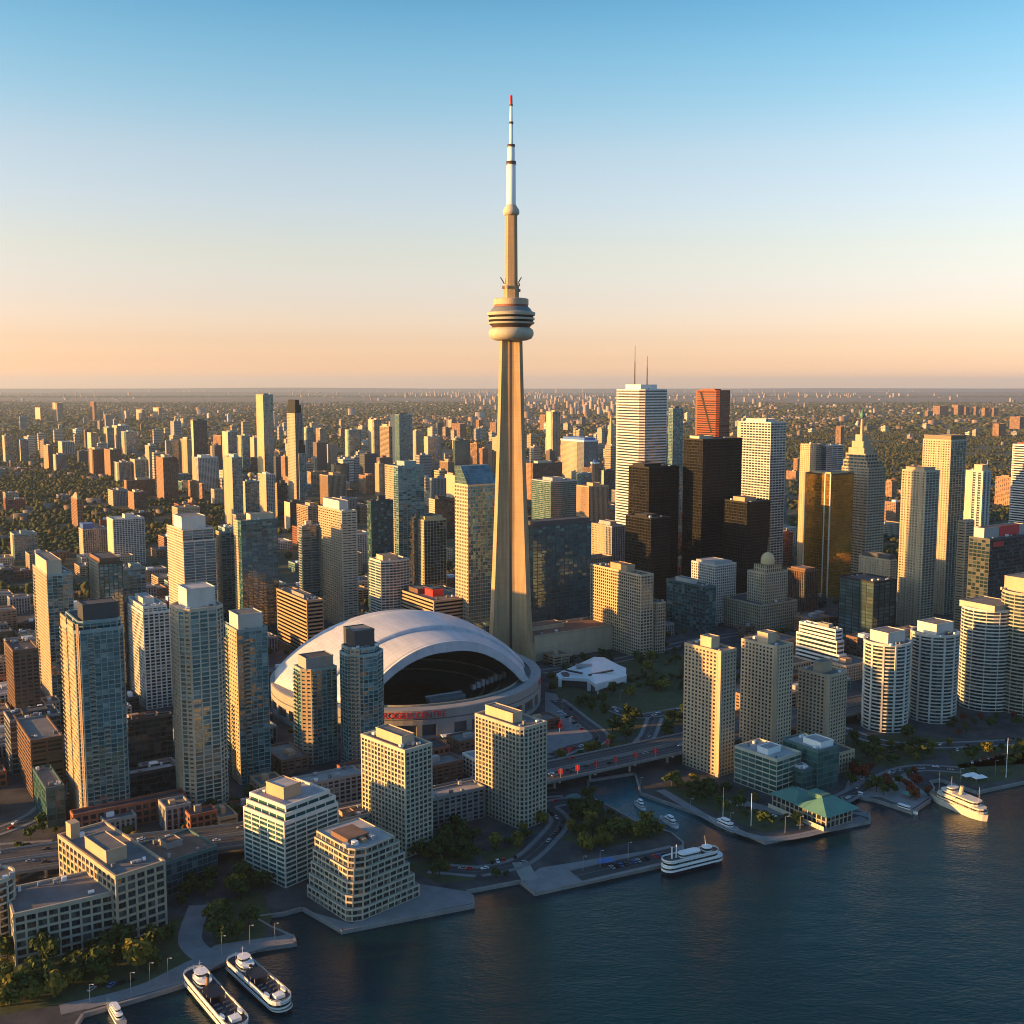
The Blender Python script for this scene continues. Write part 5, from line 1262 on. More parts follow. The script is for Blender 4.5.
# ---------------------------------------------------------------- low and middling blocks filling the grid between the towers
rs = random.Random(5)
A33 = R_(33)
adj = {'beige_punch': 'beige', 'brick_low': 'red brick', 'tan_slab': 'tan', 'grey_stripe': 'grey ribbed', 'white_grid': 'white gridded', 'dark_office': 'dark glass', 'teal_condo': 'teal glass', 'stone': 'stone', 'red_slab': 'orange brick', 'brick_slab': 'brown brick'}
nblk = 0
def infill(px, py, w, d, h, sty, band, kind='low_block'):
    p = G(px, py)
    c, s = math.cos(A33), math.sin(A33)
    pts = [(p.x + c * u - s * v, p.y + s * u + c * v) for u, v in ((0, 0), (w, 0), (w, d), (0, d), (w / 2, d / 2), (w / 2, 0), (0, d / 2))]
    if any(not free(x, y) or not on_land(x, y) for x, y in pts): return False
    if any(pip(q[0], q[1], [tuple(g.xy) for g in map(lambda t: G(*t), P)]) for P in PARKS for q in pts): return False
    wd = 'low' if kind == 'low_block' else 'small'
    root = thing(kind, '%s %s block %s' % (wd, adj[sty], band), 'building', (p.x, p.y, 0), A33, '%s %s blocks %s' % (wd, adj[sty], band))
    TAKEN.append([pts[0], pts[1], pts[2], pts[3]])
    g, f = MB(), MB(); st = STY[sty]; pl = [(0, 0), (w, 0), (w, d), (0, d)]
    facade(pl, 0, h, st, g, f); parapet(pl, h, st, f)
    g.obj('glazing', root); f.obj('facade_frame', root)
    r_ = random.Random(int(px * 77 + py)); m = MB(); x, y = r_.uniform(.15, .5) * w, r_.uniform(.2, .5) * d
    m.box(x, y, h + .02, x + w * .25, y + d * .25, h + r_.uniform(2.5, 4.5), r_.choice(['pale_metal', 'grey_concrete', 'white_paint', 'tan_concrete'])); m.obj('penthouse', root)
    return True
tries = 0
def band_of(px, py):
    ew = 'western' if px < 260 else ('central' if px < 600 else 'eastern')
    return ('at the foot of the %s far towers' if py < 520 else ('in the %s streets around the office towers' if py < 610 else ('in the shaded %s streets behind the harbour' if py < 740 else 'close to the %s waterfront'))) % ew
while nblk < 300 and tries < 9000:
    tries += 1
    py = 470 + 340 * rs.random() ** 1.2; px = rs.uniform(-30, 1050)
    if py < 520 and px > 800: continue
    if px < 160 and 455 < py < 560 and rs.random() < .75: continue
    near = py > 600
    w, d = rs.uniform(18, 45), rs.uniform(16, 40)
    h = rs.uniform(8, 24) if near or px < 170 else rs.choice([rs.uniform(10, 30), rs.uniform(25, 55)])
    if py > 690: h = rs.uniform(7, 15)
    sty = rs.choice(['beige_punch', 'brick_low', 'tan_slab', 'grey_stripe', 'white_grid', 'dark_office', 'teal_condo', 'stone', 'red_slab', 'brick_slab'])
    if infill(px, py, w, d, h, sty, band_of(px, py)): nblk += 1
extra = 0; tries = 0
while extra < 130 and tries < 6000:
    tries += 1; px, py = rs.uniform(-40, 270), rs.uniform(600, 850)
    if rs.random() < .25: px, py = rs.uniform(540, 1040), rs.uniform(560, 690)
    if infill(px, py, rs.uniform(11, 24), rs.uniform(10, 22), rs.uniform(5, 17), rs.choice(['brick_low', 'dark_office', 'grey_stripe', 'brick_slab', 'tan_slab', 'stone']), band_of(px, py), 'small_infill_block'): extra += 1  # more low-rise infill added in the gaps, on smaller plots
# ---------------------------------------------------------------- farther blocks, too small to show more than a wall and a roof
tall = 0; tries = 0
FARM = ['beige_concrete', 'tan_concrete', 'grey_concrete', 'limestone', 'brown_brick', 'pale_concrete', 'white_concrete', 'dark_metal']
FN = ['beige', 'tan', 'grey', 'sandy', 'brown', 'pale', 'white', 'dark']
while tall < 230 and tries < 4000:
    tries += 1
    u = rs.random()
    if u < .5: px, py = rs.gauss(370, 120), rs.uniform(425, 500)
    elif u < .7: px, py = rs.gauss(600, 70), rs.uniform(420, 480)
    elif u < .85: px, py = rs.gauss(150, 90), rs.uniform(418, 470)
    else: px, py = rs.uniform(700, 1024), rs.uniform(412, 440)
    if not -20 < px < 1044: continue
    p = G(px, py); w, d = rs.uniform(18, 42), rs.uniform(16, 34)
    if not free(p.x, p.y, 30): continue
    h = rs.choice([rs.uniform(20, 45), rs.uniform(35, 75), rs.uniform(50, 105)]) if u < .85 else rs.uniform(14, 40)
    if px > 440 and py < 450: h = min(h, 60)
    k = rs.randrange(8); m = MB()
    zone = 'west' if px < 280 else ('centre' if px < 520 else ('east' if px < 700 else 'far east'))
    size = 'low' if h < 35 else ('mid height' if h < 65 else 'tall')
    nf = max(2, int(h / 7)); fh = h / nf
    root = thing('distant_block', '%s %s block in the hazy %s of the distant city' % (size, FN[k], zone), 'building', (p.x, p.y, 0), A33 + rs.choice([0, 0, 0, .3]), '%s %s distant blocks, %s' % (size, FN[k], zone))
    m.prism([(0, 0), (w, 0), (w, d), (0, d)], 0, h, FARM[k], topmat='roof_pale')
    m.box(w * .3, d * .3, h + .02, w * .6, d * .7, h + 5, FARM[k], topmat='roof_pale'); m.obj('wall', root)
    m = MB()
    for q in range(nf): m.ring(offset([(0, 0), (w, 0), (w, d), (0, d)], .25), [(0, 0), (w, 0), (w, d), (0, d)], q * fh + 1.2, q * fh + fh * .55, 'glass_dark')
    m.obj('glazing', root)
    TAKEN.append([(p.x - 4, p.y - 4), (p.x + w, p.y - 4), (p.x + w, p.y + d + 10), (p.x - 20, p.y + d + 10)])
    tall += 1
# ---------------------------------------------------------------- the suburbs: uncountable roofs, trees and far towers
ISL = {}
def island_material(key, cols, rough=.9):
    t = NT(key); r = t.new('ShaderNodeNewGeometry').outputs['Random Per Island']
    cr = t.new('ShaderNodeValToRGB'); e = cr.color_ramp.elements; cr.color_ramp.interpolation = 'LINEAR'
    while len(e) > 1: e.remove(e[-1])
    e[0].position = 0; e[0].color = (*cols[0], 1)
    for i, c in enumerate(cols[1:]): q = e.new((i + 1) / (len(cols) - 1)); q.color = (*c, 1)
    t.link(r, cr.inputs[0]); t.link(cr.outputs[0], t.p.inputs['Base Color']); sock(t.p, 'Roughness', rough); sock(t.p, 'Specular IOR Level', .15)
    MATS[key] = t.m
island_material('roof_mix', [(.05, .05, .05), (.12, .11, .10), (.08, .05, .035), (.18, .17, .16), (.07, .07, .075), (.22, .20, .18)])
island_material('wall_mix', [(.18, .14, .10), (.12, .07, .045), (.24, .21, .18), (.15, .09, .06), (.30, .27, .24)])
island_material('tower_mix', [(.34, .27, .20), (.26, .18, .13), (.42, .36, .30), (.25, .23, .22), (.33, .23, .16)])
island_material('leaf_mix', [(.028, .042, .018), (.050, .062, .022), (.036, .054, .022), (.085, .080, .028), (.042, .050, .018), (.10, .075, .028), (.034, .050, .020)])
def numpy_mesh(name, V, F, matidx, mats, kind='stuff'):
    me = bpy.data.meshes.new(name); me.vertices.add(len(V)); me.vertices.foreach_set('co', V.astype(np.float32).ravel())
    nf, k = F.shape; me.loops.add(nf * k); me.loops.foreach_set('vertex_index', F.astype(np.int32).ravel())
    me.polygons.add(nf); me.polygons.foreach_set('loop_start', np.arange(nf, dtype=np.int32) * k)
    for q in mats: me.materials.append(MATS[q])
    if matidx is not None: me.polygons.foreach_set('material_index', matidx.astype(np.int32))
    me.update(calc_edges=True); me.validate()
    o = bpy.data.objects.new(name, me); COL.objects.link(o); return tag(o, kind=kind)
def boxes(name, P, W, D, H, ang, mats, z0=0.0):
    n = len(P); u = np.array([[-.5, -.5], [.5, -.5], [.5, .5], [-.5, .5]])
    lx = u[None, :, 0] * W[:, None]; ly = u[None, :, 1] * D[:, None]
    c, s = np.cos(ang)[:, None], np.sin(ang)[:, None]
    X = P[:, 0:1] + lx * c - ly * s; Y = P[:, 1:2] + lx * s + ly * c
    lo = np.stack([X, Y, np.full_like(X, z0)], -1); hi = np.stack([X, Y, np.repeat(H[:, None], 4, 1)], -1)
    V = np.concatenate([lo, hi], 1).reshape(-1, 3)
    f = np.array([[0, 1, 5, 4], [1, 2, 6, 5], [2, 3, 7, 6], [3, 0, 4, 7], [4, 5, 6, 7]])
    F = (np.arange(n)[:, None, None] * 8 + f[None]).reshape(-1, 4); mi = np.tile(np.array([0, 0, 0, 0, 1]), n)
    return numpy_mesh(name, V, F, mi, mats)
def sample_ground(n, y0, y1, x0=-60, x1=1084):
    """points spread evenly over the ground that the rows y0..y1 look at"""
    Ya, Yb = yrow(y1), yrow(y0)
    Y = np.sqrt(RNG.uniform(Ya ** 2, Yb ** 2, n)); t = RNG.uniform(x0, x1, n)
    X = (t - 512) / FPX * (Y * CP + HCAM * SP)
    return X, Y, t
def occupied_mask(X, Y):
    cell = 40.0; grid = set()
    for P in TAKEN:
        xs = [p[0] for p in P]; ys = [p[1] for p in P]
        for i in range(int(min(xs) // cell), int(max(xs) // cell) + 1):
            for j in range(int(min(ys) // cell), int(max(ys) // cell) + 1): grid.add((i, j))
    return np.array([(int(x // cell), int(y // cell)) in grid for x, y in zip(X, Y)])
def clumps(n, px):
    """town or wood: slow blotches over the plain"""
    return None
def vnoise(X, Y, s, seed):
    r = np.random.default_rng(seed); g = r.random((256, 256))
    x, y = X / s, Y / s; i, j = np.floor(x).astype(int), np.floor(y).astype(int); fx, fy = x - i, y - j
    fx, fy = fx * fx * (3 - 2 * fx), fy * fy * (3 - 2 * fy)
    a = g[i % 256, j % 256]; b2 = g[(i + 1) % 256, j % 256]; c = g[i % 256, (j + 1) % 256]; d = g[(i + 1) % 256, (j + 1) % 256]
    return (a * (1 - fx) + b2 * fx) * (1 - fy) + (c * (1 - fx) + d * fx) * fy
# houses and sheds
X, Y, t = sample_ground(15000, 405, 560)
dens = vnoise(X, Y, 500, 3) * .6 + vnoise(X, Y, 170, 4) * .4
keep = (dens > np.where((Y > 4600) | (t > 620), .64, .47)) & ~occupied_mask(X, Y) & ~((t > 240) & (t < 800) & (Y < 2600))
X, Y = X[keep], Y[keep]; n = len(X)
boxes('suburb_roofs', np.stack([X, Y], 1), RNG.uniform(9, 34, n), RNG.uniform(8, 16, n), RNG.uniform(6, 12, n) * (1 + Y / 12000), A33 + RNG.choice([0, 0, math.pi / 2], n), ['wall_mix', 'roof_mix'])
X, Y, t = sample_ground(5200, 392.5, 425)
dens = vnoise(X, Y, 2600, 8) * .6 + vnoise(X, Y, 900, 9) * .4
keep = dens > .66; X, Y = X[keep], Y[keep]
for cx, cy, k, sx, sy in ((560, 402, 130, 45, 6), (520, 398, 70, 30, 3), (720, 399, 60, 30, 4), (440, 396, 80, 40, 2.5), (290, 394, 30, 40, 1.5), (180, 393.5, 26, 30, 1.2), (840, 396, 60, 50, 2.5), (600, 410, 50, 25, 5), (60, 396, 16, 30, 2)):
    gx = RNG.normal(cx, sx, k); gy = np.maximum(RNG.normal(cy, sy, k), 391.8)
    pts = np.array([G(a, b_)[:2] for a, b_ in zip(gx, gy)]); X, Y = np.concatenate([X, pts[:, 0]]), np.concatenate([Y, pts[:, 1]])
n = len(X); tallc = np.where(np.arange(n) >= keep.sum(), RNG.uniform(15, 75, n), 0)
boxes('distant_suburb', np.stack([X, Y], 1), np.where(tallc > 0, RNG.uniform(18, 45, n), RNG.uniform(16, 90, n)), RNG.uniform(16, 36, n), 8 + RNG.exponential(12, n) + tallc, A33 + RNG.uniform(-.2, .2, n), ['tower_mix', 'roof_mix'])
# woods: lumpy crowns
def crown_shapes(k, nv):
    out = []
    import bmesh
    for q in range(k):
        bm = bmesh.new(); bmesh.ops.create_icosphere(bm, subdivisions=nv, radius=1.0)
        r = random.Random(q)
        for v in bm.verts: v.co *= r.uniform(.62, 1.18); v.co.z = v.co.z * .8 + .5
        bm.verts.index_update(); out.append((np.array([v.co[:] for v in bm.verts]), np.array([[v.index for v in f.verts] for f in bm.faces]))); bm.free()
    return out
def forest(name, X, Y, S, H, shapes):
    Vs, Fs, off = [], [], 0; n = len(X); kind = RNG.integers(0, len(shapes), n); ang = RNG.uniform(0, 6.28, n)
    for k, (v, f) in enumerate(shapes):
        idx = np.nonzero(kind == k)[0]
        if not len(idx): continue
        c, s = np.cos(ang[idx])[:, None], np.sin(ang[idx])[:, None]
        x = v[None, :, 0] * c - v[None, :, 1] * s; y = v[None, :, 0] * s + v[None, :, 1] * c
        P = np.stack([X[idx, None] + x * S[idx, None], Y[idx, None] + y * S[idx, None], v[None, :, 2] * H[idx, None]], -1)
        Vs.append(P.reshape(-1, 3)); Fs.append((f[None] + (np.arange(len(idx)) * len(v))[:, None, None] + off).reshape(-1, 3)); off += len(idx) * len(v)
    o = numpy_mesh(name, np.concatenate(Vs), np.concatenate(Fs), None, ['leaf_mix']); return o
sh1 = crown_shapes(6, 1)
X, Y, t = sample_ground(52000, 430, 620)
dens = vnoise(X, Y, 300, 21) * .55 + vnoise(X, Y, 90, 22) * .45
thr = np.where((t > 230) & (t < 800) & (Y < 3300), .78, np.where(Y < 1900, .5, .36))
keep = (dens > thr) & ~occupied_mask(X, Y); X, Y = X[keep], Y[keep]; n = len(X)
S = RNG.uniform(3.5, 7.5, n); forest('woodland', X, Y, S, S * RNG.uniform(.9, 1.4, n), sh1)
X, Y, t = sample_ground(26000, 470, 610)
dens = vnoise(X, Y, 160, 51) * .5 + vnoise(X, Y, 60, 52) * .5
keep = (dens > np.where((t > 250) & (t < 790), .66, .34)) & ~occupied_mask(X, Y); X, Y = X[keep], Y[keep]; n = len(X)
S = RNG.uniform(3.0, 6.0, n); forest('neighbourhood_trees', X, Y, S, S * RNG.uniform(.9, 1.5, n), crown_shapes(6, 2))
X, Y, t = sample_ground(2600, 600, 840)
keep = np.array([free(a, b_) and on_land(a, b_) for a, b_ in zip(X, Y)]) & ((t < 330) | (Y > 1000)); X, Y = X[keep], Y[keep]; n = len(X)
dens = vnoise(X, Y, 60, 61); keep = dens > .45; X, Y = X[keep], Y[keep]; n = len(X)
S = RNG.uniform(2.2, 4.0, n); forest('street_greenery', X, Y, S, S * RNG.uniform(1.0, 1.5, n), crown_shapes(6, 2))
X, Y, t = sample_ground(42000, 396, 432)
dens = vnoise(X, Y, 1500, 31) * .5 + vnoise(X, Y, 500, 32) * .5
keep = dens > .28; X, Y = X[keep], Y[keep]; n = len(X)
S = RNG.uniform(12, 34, n); forest('far_woods', X, Y, S, RNG.uniform(8, 16, n), sh1)
# low rolling hills on the skyline
m = MB()
for q, (yy, hh) in enumerate(((20000, 45), (30000, 90), (44000, 150))):
    b = len(m.v); N = 120
    for i in range(N + 1):
        x = (-1 + 2 * i / N) * yy * .8; h = hh * (.45 + .55 * float(vnoise(np.array([x + 5e6]), np.array([q * 9e3]), yy * .16, 40 + q)[0]))
        for dy, f in ((-4000, 0), (-1500, .8), (0, 1), (4000, 0)): m.v.append((x, yy + dy, h * f + (.02 if f == 0 else 0)))
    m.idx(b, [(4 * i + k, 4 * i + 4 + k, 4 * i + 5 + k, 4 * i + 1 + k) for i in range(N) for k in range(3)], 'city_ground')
tag(m.obj('hills'), kind='structure')
# ================================================================ trees one can tell apart
def leaf_material(key, c0, c1, c2):
    t = NT(key); geo = t.new('ShaderNodeNewGeometry'); r = geo.outputs['Random Per Island']; o = t.new('ShaderNodeObjectInfo').outputs['Random']
    col = t.mix(r, c0, c1); col = t.mix(t.rng(o, .3, 1, 0, .7), col, c2)
    t.link(col, t.p.inputs['Base Color']); sock(t.p, 'Roughness', .8); sock(t.p, 'Specular IOR Level', .15)
    tr = t.new('ShaderNodeBsdfTranslucent'); t.link(col, tr.inputs[0]); ms = t.new('ShaderNodeMixShader'); ms.inputs[0].default_value = .25
    t.link(t.p.outputs[0], ms.inputs[1]); t.link(tr.outputs[0], ms.inputs[2])
    t.link(ms.outputs[0], t.n['Material Output'].inputs[0]); MATS[key] = t.m
leaf_material('leaf_green', (.034, .062, .017), (.080, .105, .030), (.056, .074, .022))
leaf_material('leaf_olive', (.11, .112, .022), (.24, .20, .036), (.15, .135, .028))
leaf_material('leaf_red', (.12, .025, .016), (.24, .06, .03), (.13, .07, .03))
def crown_mesh(kind, seed, mat):
    r = random.Random(seed); m = MB(); H = r.uniform(8, 11); W = r.uniform(3.4, 4.6)
    lobes = [(Vector((0, 0, H * .62)), W * .8)]
    for q in range(9):
        a = r.uniform(0, 6.28); rr = r.uniform(.35, .8) * W; lobes.append((Vector((rr * math.cos(a), rr * math.sin(a), H * r.uniform(.38, .85))), W * r.uniform(.32, .6)))
    for c, rad in lobes:
        for q in range(int(58 * (rad / W) ** 1.2) + 14):
            d = Vector((r.gauss(0, 1), r.gauss(0, 1), r.gauss(0, 1))).normalized() * rad * r.uniform(.55, 1.12); d.z *= .8
            p = c + d; s = r.uniform(.45, .95)
            nrm = (d.normalized() + Vector((r.uniform(-.8, .8), r.uniform(-.8, .8), r.uniform(-.4, .9)))).normalized()
            u = nrm.orthogonal().normalized() * s; v = nrm.cross(u)
            m.face([p - u - v * .6, p + u * .2 - v, p + u + v * .5, p - u * .3 + v], mat)
    t = MB(); t.tube((0, 0, -.2), (0, 0, H * .35), .34, .24, 'bark', 7)
    t.tube((0, 0, H * .3), (0, 0, H * .62), .24, .1, 'bark', 6)
    for q in range(4):
        a = q * 1.6 + r.random(); t.tube((0, 0, H * r.uniform(.26, .36)), (W * .6 * math.cos(a), W * .6 * math.sin(a), H * r.uniform(.5, .65)), .15, .05, 'bark', 5)
    return m.mesh('crown'), t.mesh('trunk')
PROTO = {k: [crown_mesh(k, 10 * i + j, 'leaf_' + k) for i in range(4)] for j, k in enumerate(('green', 'olive', 'red'))}
TREES = []
def tree(p, s, kind, label, group, rnd):
    cm, tm = rnd.choice(PROTO[kind])
    root = thing('tree', label, 'tree', (p.x, p.y, 0), rnd.uniform(0, 6.28), group); root.scale = (s * rnd.uniform(.9, 1.15), s * rnd.uniform(.9, 1.15), s * rnd.uniform(.85, 1.2))
    for nm, me in (('trunk', tm), ('crown', cm)):
        o = bpy.data.objects.new(nm, me); COL.objects.link(o); o.parent = root
    TREES.append(root)
rt = random.Random(77)
def grove(poly, n, kinds, label, s=(.8, 1.25), gap=4.0):
    s = (s[0] * .76, s[1] * 1.22); n = round(n * .68)
    W = [tuple(G(x, y).xy) for x, y in poly]; xs = [p[0] for p in W]; ys = [p[1] for p in W]; got = []; tr = 0
    while len(got) < n and tr < n * 60:
        tr += 1; x, y = rt.uniform(min(xs), max(xs)), rt.uniform(min(ys), max(ys))
        if not pip(x, y, W) or not free(x, y) or not on_land(x, y) or any((x - a) ** 2 + (y - b) ** 2 < gap * gap for a, b in got): continue
        got.append((x, y)); k = rt.choice(kinds); col = {'green': 'dark green', 'olive': 'yellowing olive', 'red': 'red brown'}[k]
        tree(Vector((x, y)), rt.uniform(*s), k, '%s tree %s' % (col, label), '%s trees %s' % (col, label), rt)
grove([(0, 965), (120, 930), (188, 925), (192, 950), (150, 975), (60, 998), (0, 1008)], 42, ['green', 'green', 'green', 'olive', 'olive'], 'on the promenade before the cream office wing', (.9, 1.35), 5)
grove([(545, 756), (600, 744), (640, 738), (640, 744), (560, 764)], 12, ['green', 'olive'], 'between the plaza road and the expressway', (.5, .8), 5)
grove([(440, 832), (476, 824), (476, 836), (440, 846)], 8, ['green'], 'behind the grey terraced row', (.5, .8), 5)
grove([(484, 868), (520, 862), (522, 876), (486, 880)], 8, ['green', 'olive'], 'by the curving quay street', (.45, .7), 4)
grove([(690, 788), (735, 800), (800, 828), (812, 822), (742, 792)], 14, ['green', 'olive'], 'along the path before the glass terminal', (.5, .75), 5)
grove([(940, 722), (1024, 712), (1024, 730), (940, 738)], 18, ['green', 'green', 'red'], 'below the round golden topped tower', (.6, .95), 6)
grove([(-5, 985), (45, 968), (48, 992), (0, 1012)], 9, ['olive'], 'at the west end of the promenade', (1.0, 1.3), 4)
grove([(205, 900), (265, 880), (272, 918), (262, 936), (212, 946)], 22, ['green', 'green', 'olive'], 'on the small pier behind the ferries', (.8, 1.2), 5)
grove([(150, 880), (240, 872), (240, 895), (160, 915)], 10, ['green'], 'on the square by the low theatre', (.7, 1.0), 5)
grove([(405, 850), (475, 838), (472, 878), (430, 878)], 24, ['green'], 'between the cream condo block and the water', (.8, 1.15), 5)
grove([(478, 840), (555, 818), (552, 850), (500, 856)], 12, ['green', 'green', 'olive'], 'below the rounded cream condo block', (.6, .9), 5)
grove([(545, 808), (585, 796), (600, 812), (562, 830), (548, 826)], 14, ['green'], 'on the bank just below the expressway', (.8, 1.1), 5)
grove([(556, 846), (570, 832), (605, 815), (640, 825), (668, 834), (640, 844), (600, 850), (575, 856)], 40, ['olive', 'olive', 'green'], 'in the garden on the middle quay', (.7, 1.1), 4)
grove([(650, 788), (690, 778), (740, 795), (772, 815), (800, 824), (764, 828), (710, 806)], 30, ['green', 'green', 'olive'], 'on the lawn by the beige towers', (.6, 1.0), 5)
grove([(580, 700), (610, 705), (640, 722), (632, 742), (600, 742), (575, 725)], 26, ['green'], 'on the slope below the white pavilion', (.7, 1.0), 5)
grove([(625, 665), (690, 655), (690, 700), (650, 702), (610, 696)], 30, ['green', 'olive', 'green'], 'beside the white pavilion', (.7, 1.1), 5)
grove([(540, 668), (600, 655), (680, 648), (684, 655), (620, 662), (556, 676)], 16, ['green'], 'along the street above the white pavilion', (.6, .85), 6)
grove([(655, 715), (690, 705), (690, 735), (650, 742)], 12, ['green'], 'between the ramp and the beige tower', (.8, 1.1), 5)
grove([(848, 735), (925, 738), (955, 748), (900, 766), (850, 758)], 34, ['green', 'green', 'olive'], 'below the rounded white twin towers', (.7, 1.1), 5)
grove([(842, 770), (915, 768), (925, 790), (890, 797), (850, 795)], 22, ['red', 'red', 'red', 'green'], 'around the small boat slip', (.8, 1.1), 4.5)
grove([(900, 780), (930, 776), (930, 796), (912, 808)], 8, ['red'], 'at the tip of the small pier', (.5, .8), 4)
grove([(945, 748), (1000, 740), (1030, 745), (1030, 772), (960, 778)], 20, ['olive', 'green', 'green'], 'on the eastern lawn', (.6, 1.0), 6)
grove([(30, 830), (60, 815), (60, 850), (10, 880)], 8, ['green'], 'by the western street', (.6, .9), 6)
grove([(170, 820), (240, 800), (245, 825), (200, 838)], 9, ['green'], 'under the tall pale grey condo tower', (.6, .9), 6)
# ================================================================ vehicles
def car_parts(body, seed):
    r = random.Random(seed); m = MB(); L, Wd = r.uniform(4.2, 4.9), 1.8
    prof = [(-L / 2, .35), (-L / 2, .85), (-L * .42, .95), (L * .25, .98), (L / 2 - .1, .82), (L / 2, .6), (L / 2, .35)]
    b = len(m.v)
    for s in (-1, 1): m.v.extend((x, s * Wd / 2, z) for x, z in prof)
    n = len(prof); m.idx(b, [(i, (i + 1) % n, n + (i + 1) % n, n + i) for i in range(n)] + [tuple(range(n)), tuple(reversed(range(n, 2 * n)))], body)
    g = MB(); g.prism([(-L * .38, -.8), (L * .18, -.8), (L * .18, .8), (-L * .38, .8)], .94, 1.48, 'glass_black', topmat=body, poly_top=[(-L * .28, -.66), (L * .04, -.66), (L * .04, .66), (-L * .28, .66)])
    w = MB()
    for sx in (-1, 1):
        for sy in (-1, 1): w.tube((sx * L * .31, sy * .92, .33), (sx * L * .31, sy * .68, .33), .33, .33, 'black_rubber', 10)
    return m.mesh('body'), g.mesh('cabin'), w
CARCOL = [('white', 'white_paint'), ('black', 'black_steel'), ('silver', 'pale_metal'), ('red', 'red_paint'), ('grey', 'dark_metal'), ('blue', 'blue_paint')]
CARM = {}
for i, (cn, cm) in enumerate(CARCOL):
    bm_, gm_, _ = car_parts(cm, i); CARM[cn] = (bm_, gm_)
wm = MB(); wm.tube((0, -.12, 0), (0, .12, 0), .33, .33, 'black_rubber', 10); WHEEL = wm.mesh('wheel')
rc = random.Random(3)
def car(x, y, z, ang, where, cn=None):
    cn = cn or rc.choices([c for c, _ in CARCOL], [4, 3, 4, 1.5, 3, 1])[0]
    root = thing('car', '%s car %s' % (cn, where), 'car', (x, y, z), ang, '%s cars %s' % (cn, where))
    for nm, me in (('body', CARM[cn][0]), ('cabin', CARM[cn][1])):
        o = bpy.data.objects.new(nm, me); COL.objects.link(o); o.parent = root
    for sx in (-1.35, 1.35):
        for sy in (-.8, .8):
            o = bpy.data.objects.new('wheel', WHEEL); COL.objects.link(o); o.parent = root; o.location = (sx, sy, .33)
for i in range(4, len(EXP) - 30):
    s, nn = EXP[i]; d = Vector((nn.y, -nn.x))
    for lane in (-13.5, -9.5, -5.5, 5.5, 9.5, 13.5):
        if rc.random() < .16: car(s.x + nn.x * lane, s.y + nn.y * lane, EXPZ + .11, math.atan2(d.y, d.x) + (0 if lane < 0 else math.pi), 'driving on the elevated expressway')
for ri, (S, w) in enumerate(zip(ROADS, [9] * len(ROADS))):
    if ri in (8, 9, 10, 2, 11, 14): continue
    for i in range(1, len(S) - 1):
        if rc.random() < .28:
            d = (S[i + 1] - S[i]).normalized(); n = Vector((-d.y, d.x)); k = rc.choice((-2.2, 2.2))
            car(S[i].x + n.x * k, S[i].y + n.y * k, .11, math.atan2(d.y, d.x) + (0 if k < 0 else math.pi), ['on the curving quay street', 'on the quay street', '', 'on the street under the expressway', 'on the plaza road by the stadium', 'on the park ramp', 'on the park ramp spur', 'on the street above the pavilion', '', '', '', '', 'on the western street', 'on the slip street', '', 'on the far western street', 'on the eastern harbour street'][ri])
a0, a1 = G(612, 868).xy, G(664, 855).xy
for q in range(13):
    if q in (4, 9): continue
    p = a0.lerp(a1, q / 12); car(p.x, p.y, .12, R_(115), 'parked in the row beside the white cruise boat', 'red' if q == 10 else None)
for (x0, y0, x1, y1, k, ang, wh) in ((968, 764, 1000, 756, 9, 70, 'parked on the grass by the eastern pier'), (862, 779, 900, 771, 8, 60, 'parked behind the small boat slip'), (450, 752, 540, 738, 14, 80, 'parked on the stadium forecourt'), (560, 712, 590, 736, 9, 30, 'parked along the plaza road by the stadium'), (740, 806, 800, 826, 8, 20, 'parked beside the green roofed hall'), (480, 866, 515, 858, 7, 100, 'parked near the curving quay street'), (92, 990, 150, 978, 7, 70, 'parked on the western promenade'), (884, 752, 940, 745, 10, 60, 'parked below the rounded twin towers')):
    a0, a1 = G(x0, y0).xy, G(x1, y1).xy
    for q in range(k):
        if rc.random() < .8:
            p = a0.lerp(a1, q / max(1, k - 1))
            if on_land(p.x, p.y): car(p.x, p.y, .2, R_(ang), wh)
a0, a1 = G(950, 752).xy, G(1020, 738).xy
for q in range(10):
    p = a0.lerp(a1, q / 10); car(p.x, p.y, .1, R_(70), 'parked on the eastern lot')
# ================================================================ boats
def hull(m, L, W, z0, z1, mat, bow=.28, stern=.1, flare=.85, n=24, deck=None):
    """plan outline pointed at +x, rounded at -x; from waterline z0 to deck z1"""
    def outline(k, lift):
        P = []
        for i in range(n + 1):
            t = i / n; x = -L / 2 + L * t
            w = W / 2 * min(1, (max(t, .0001) / stern) ** .5) * (1 if t < 1 - bow else max(0.02, 1 - ((t - 1 + bow) / bow) ** 1.9))
            P.append((x, w * k))
        return [(x, -w) for x, w in P] + [(x, w) for x, w in reversed(P)]
    lo, hi = outline(flare, 0), outline(1, 0)
    sheer = lambda x: z1 + .06 * L * max(0, (x / L)) ** 2
    b = len(m.v); k = len(lo)
    m.v.extend((x * .97, y, z0) for x, y in lo); m.v.extend((x, y, sheer(x)) for x, y in hi)
    m.idx(b, [(i, (i + 1) % k, k + (i + 1) % k, k + i) for i in range(k)], mat)
    m.idx(b, [tuple(range(k, 2 * k))], deck or mat)
    return hi
def capsule(L, W, r=.5, n=6, x0=0.0):
    P = []
    k = min(W / 2, L * r)
    for i in range(n + 1):
        a = -math.pi / 2 + math.pi * i / n; P.append((x0 + L / 2 - k + k * math.cos(a), W / 2 * math.sin(a)))
    for i in range(n + 1):
        a = math.pi / 2 + math.pi * i / n; P.append((x0 - L / 2 + k + k * math.cos(a), W / 2 * math.sin(a)))
    return P
ZW = -1.9
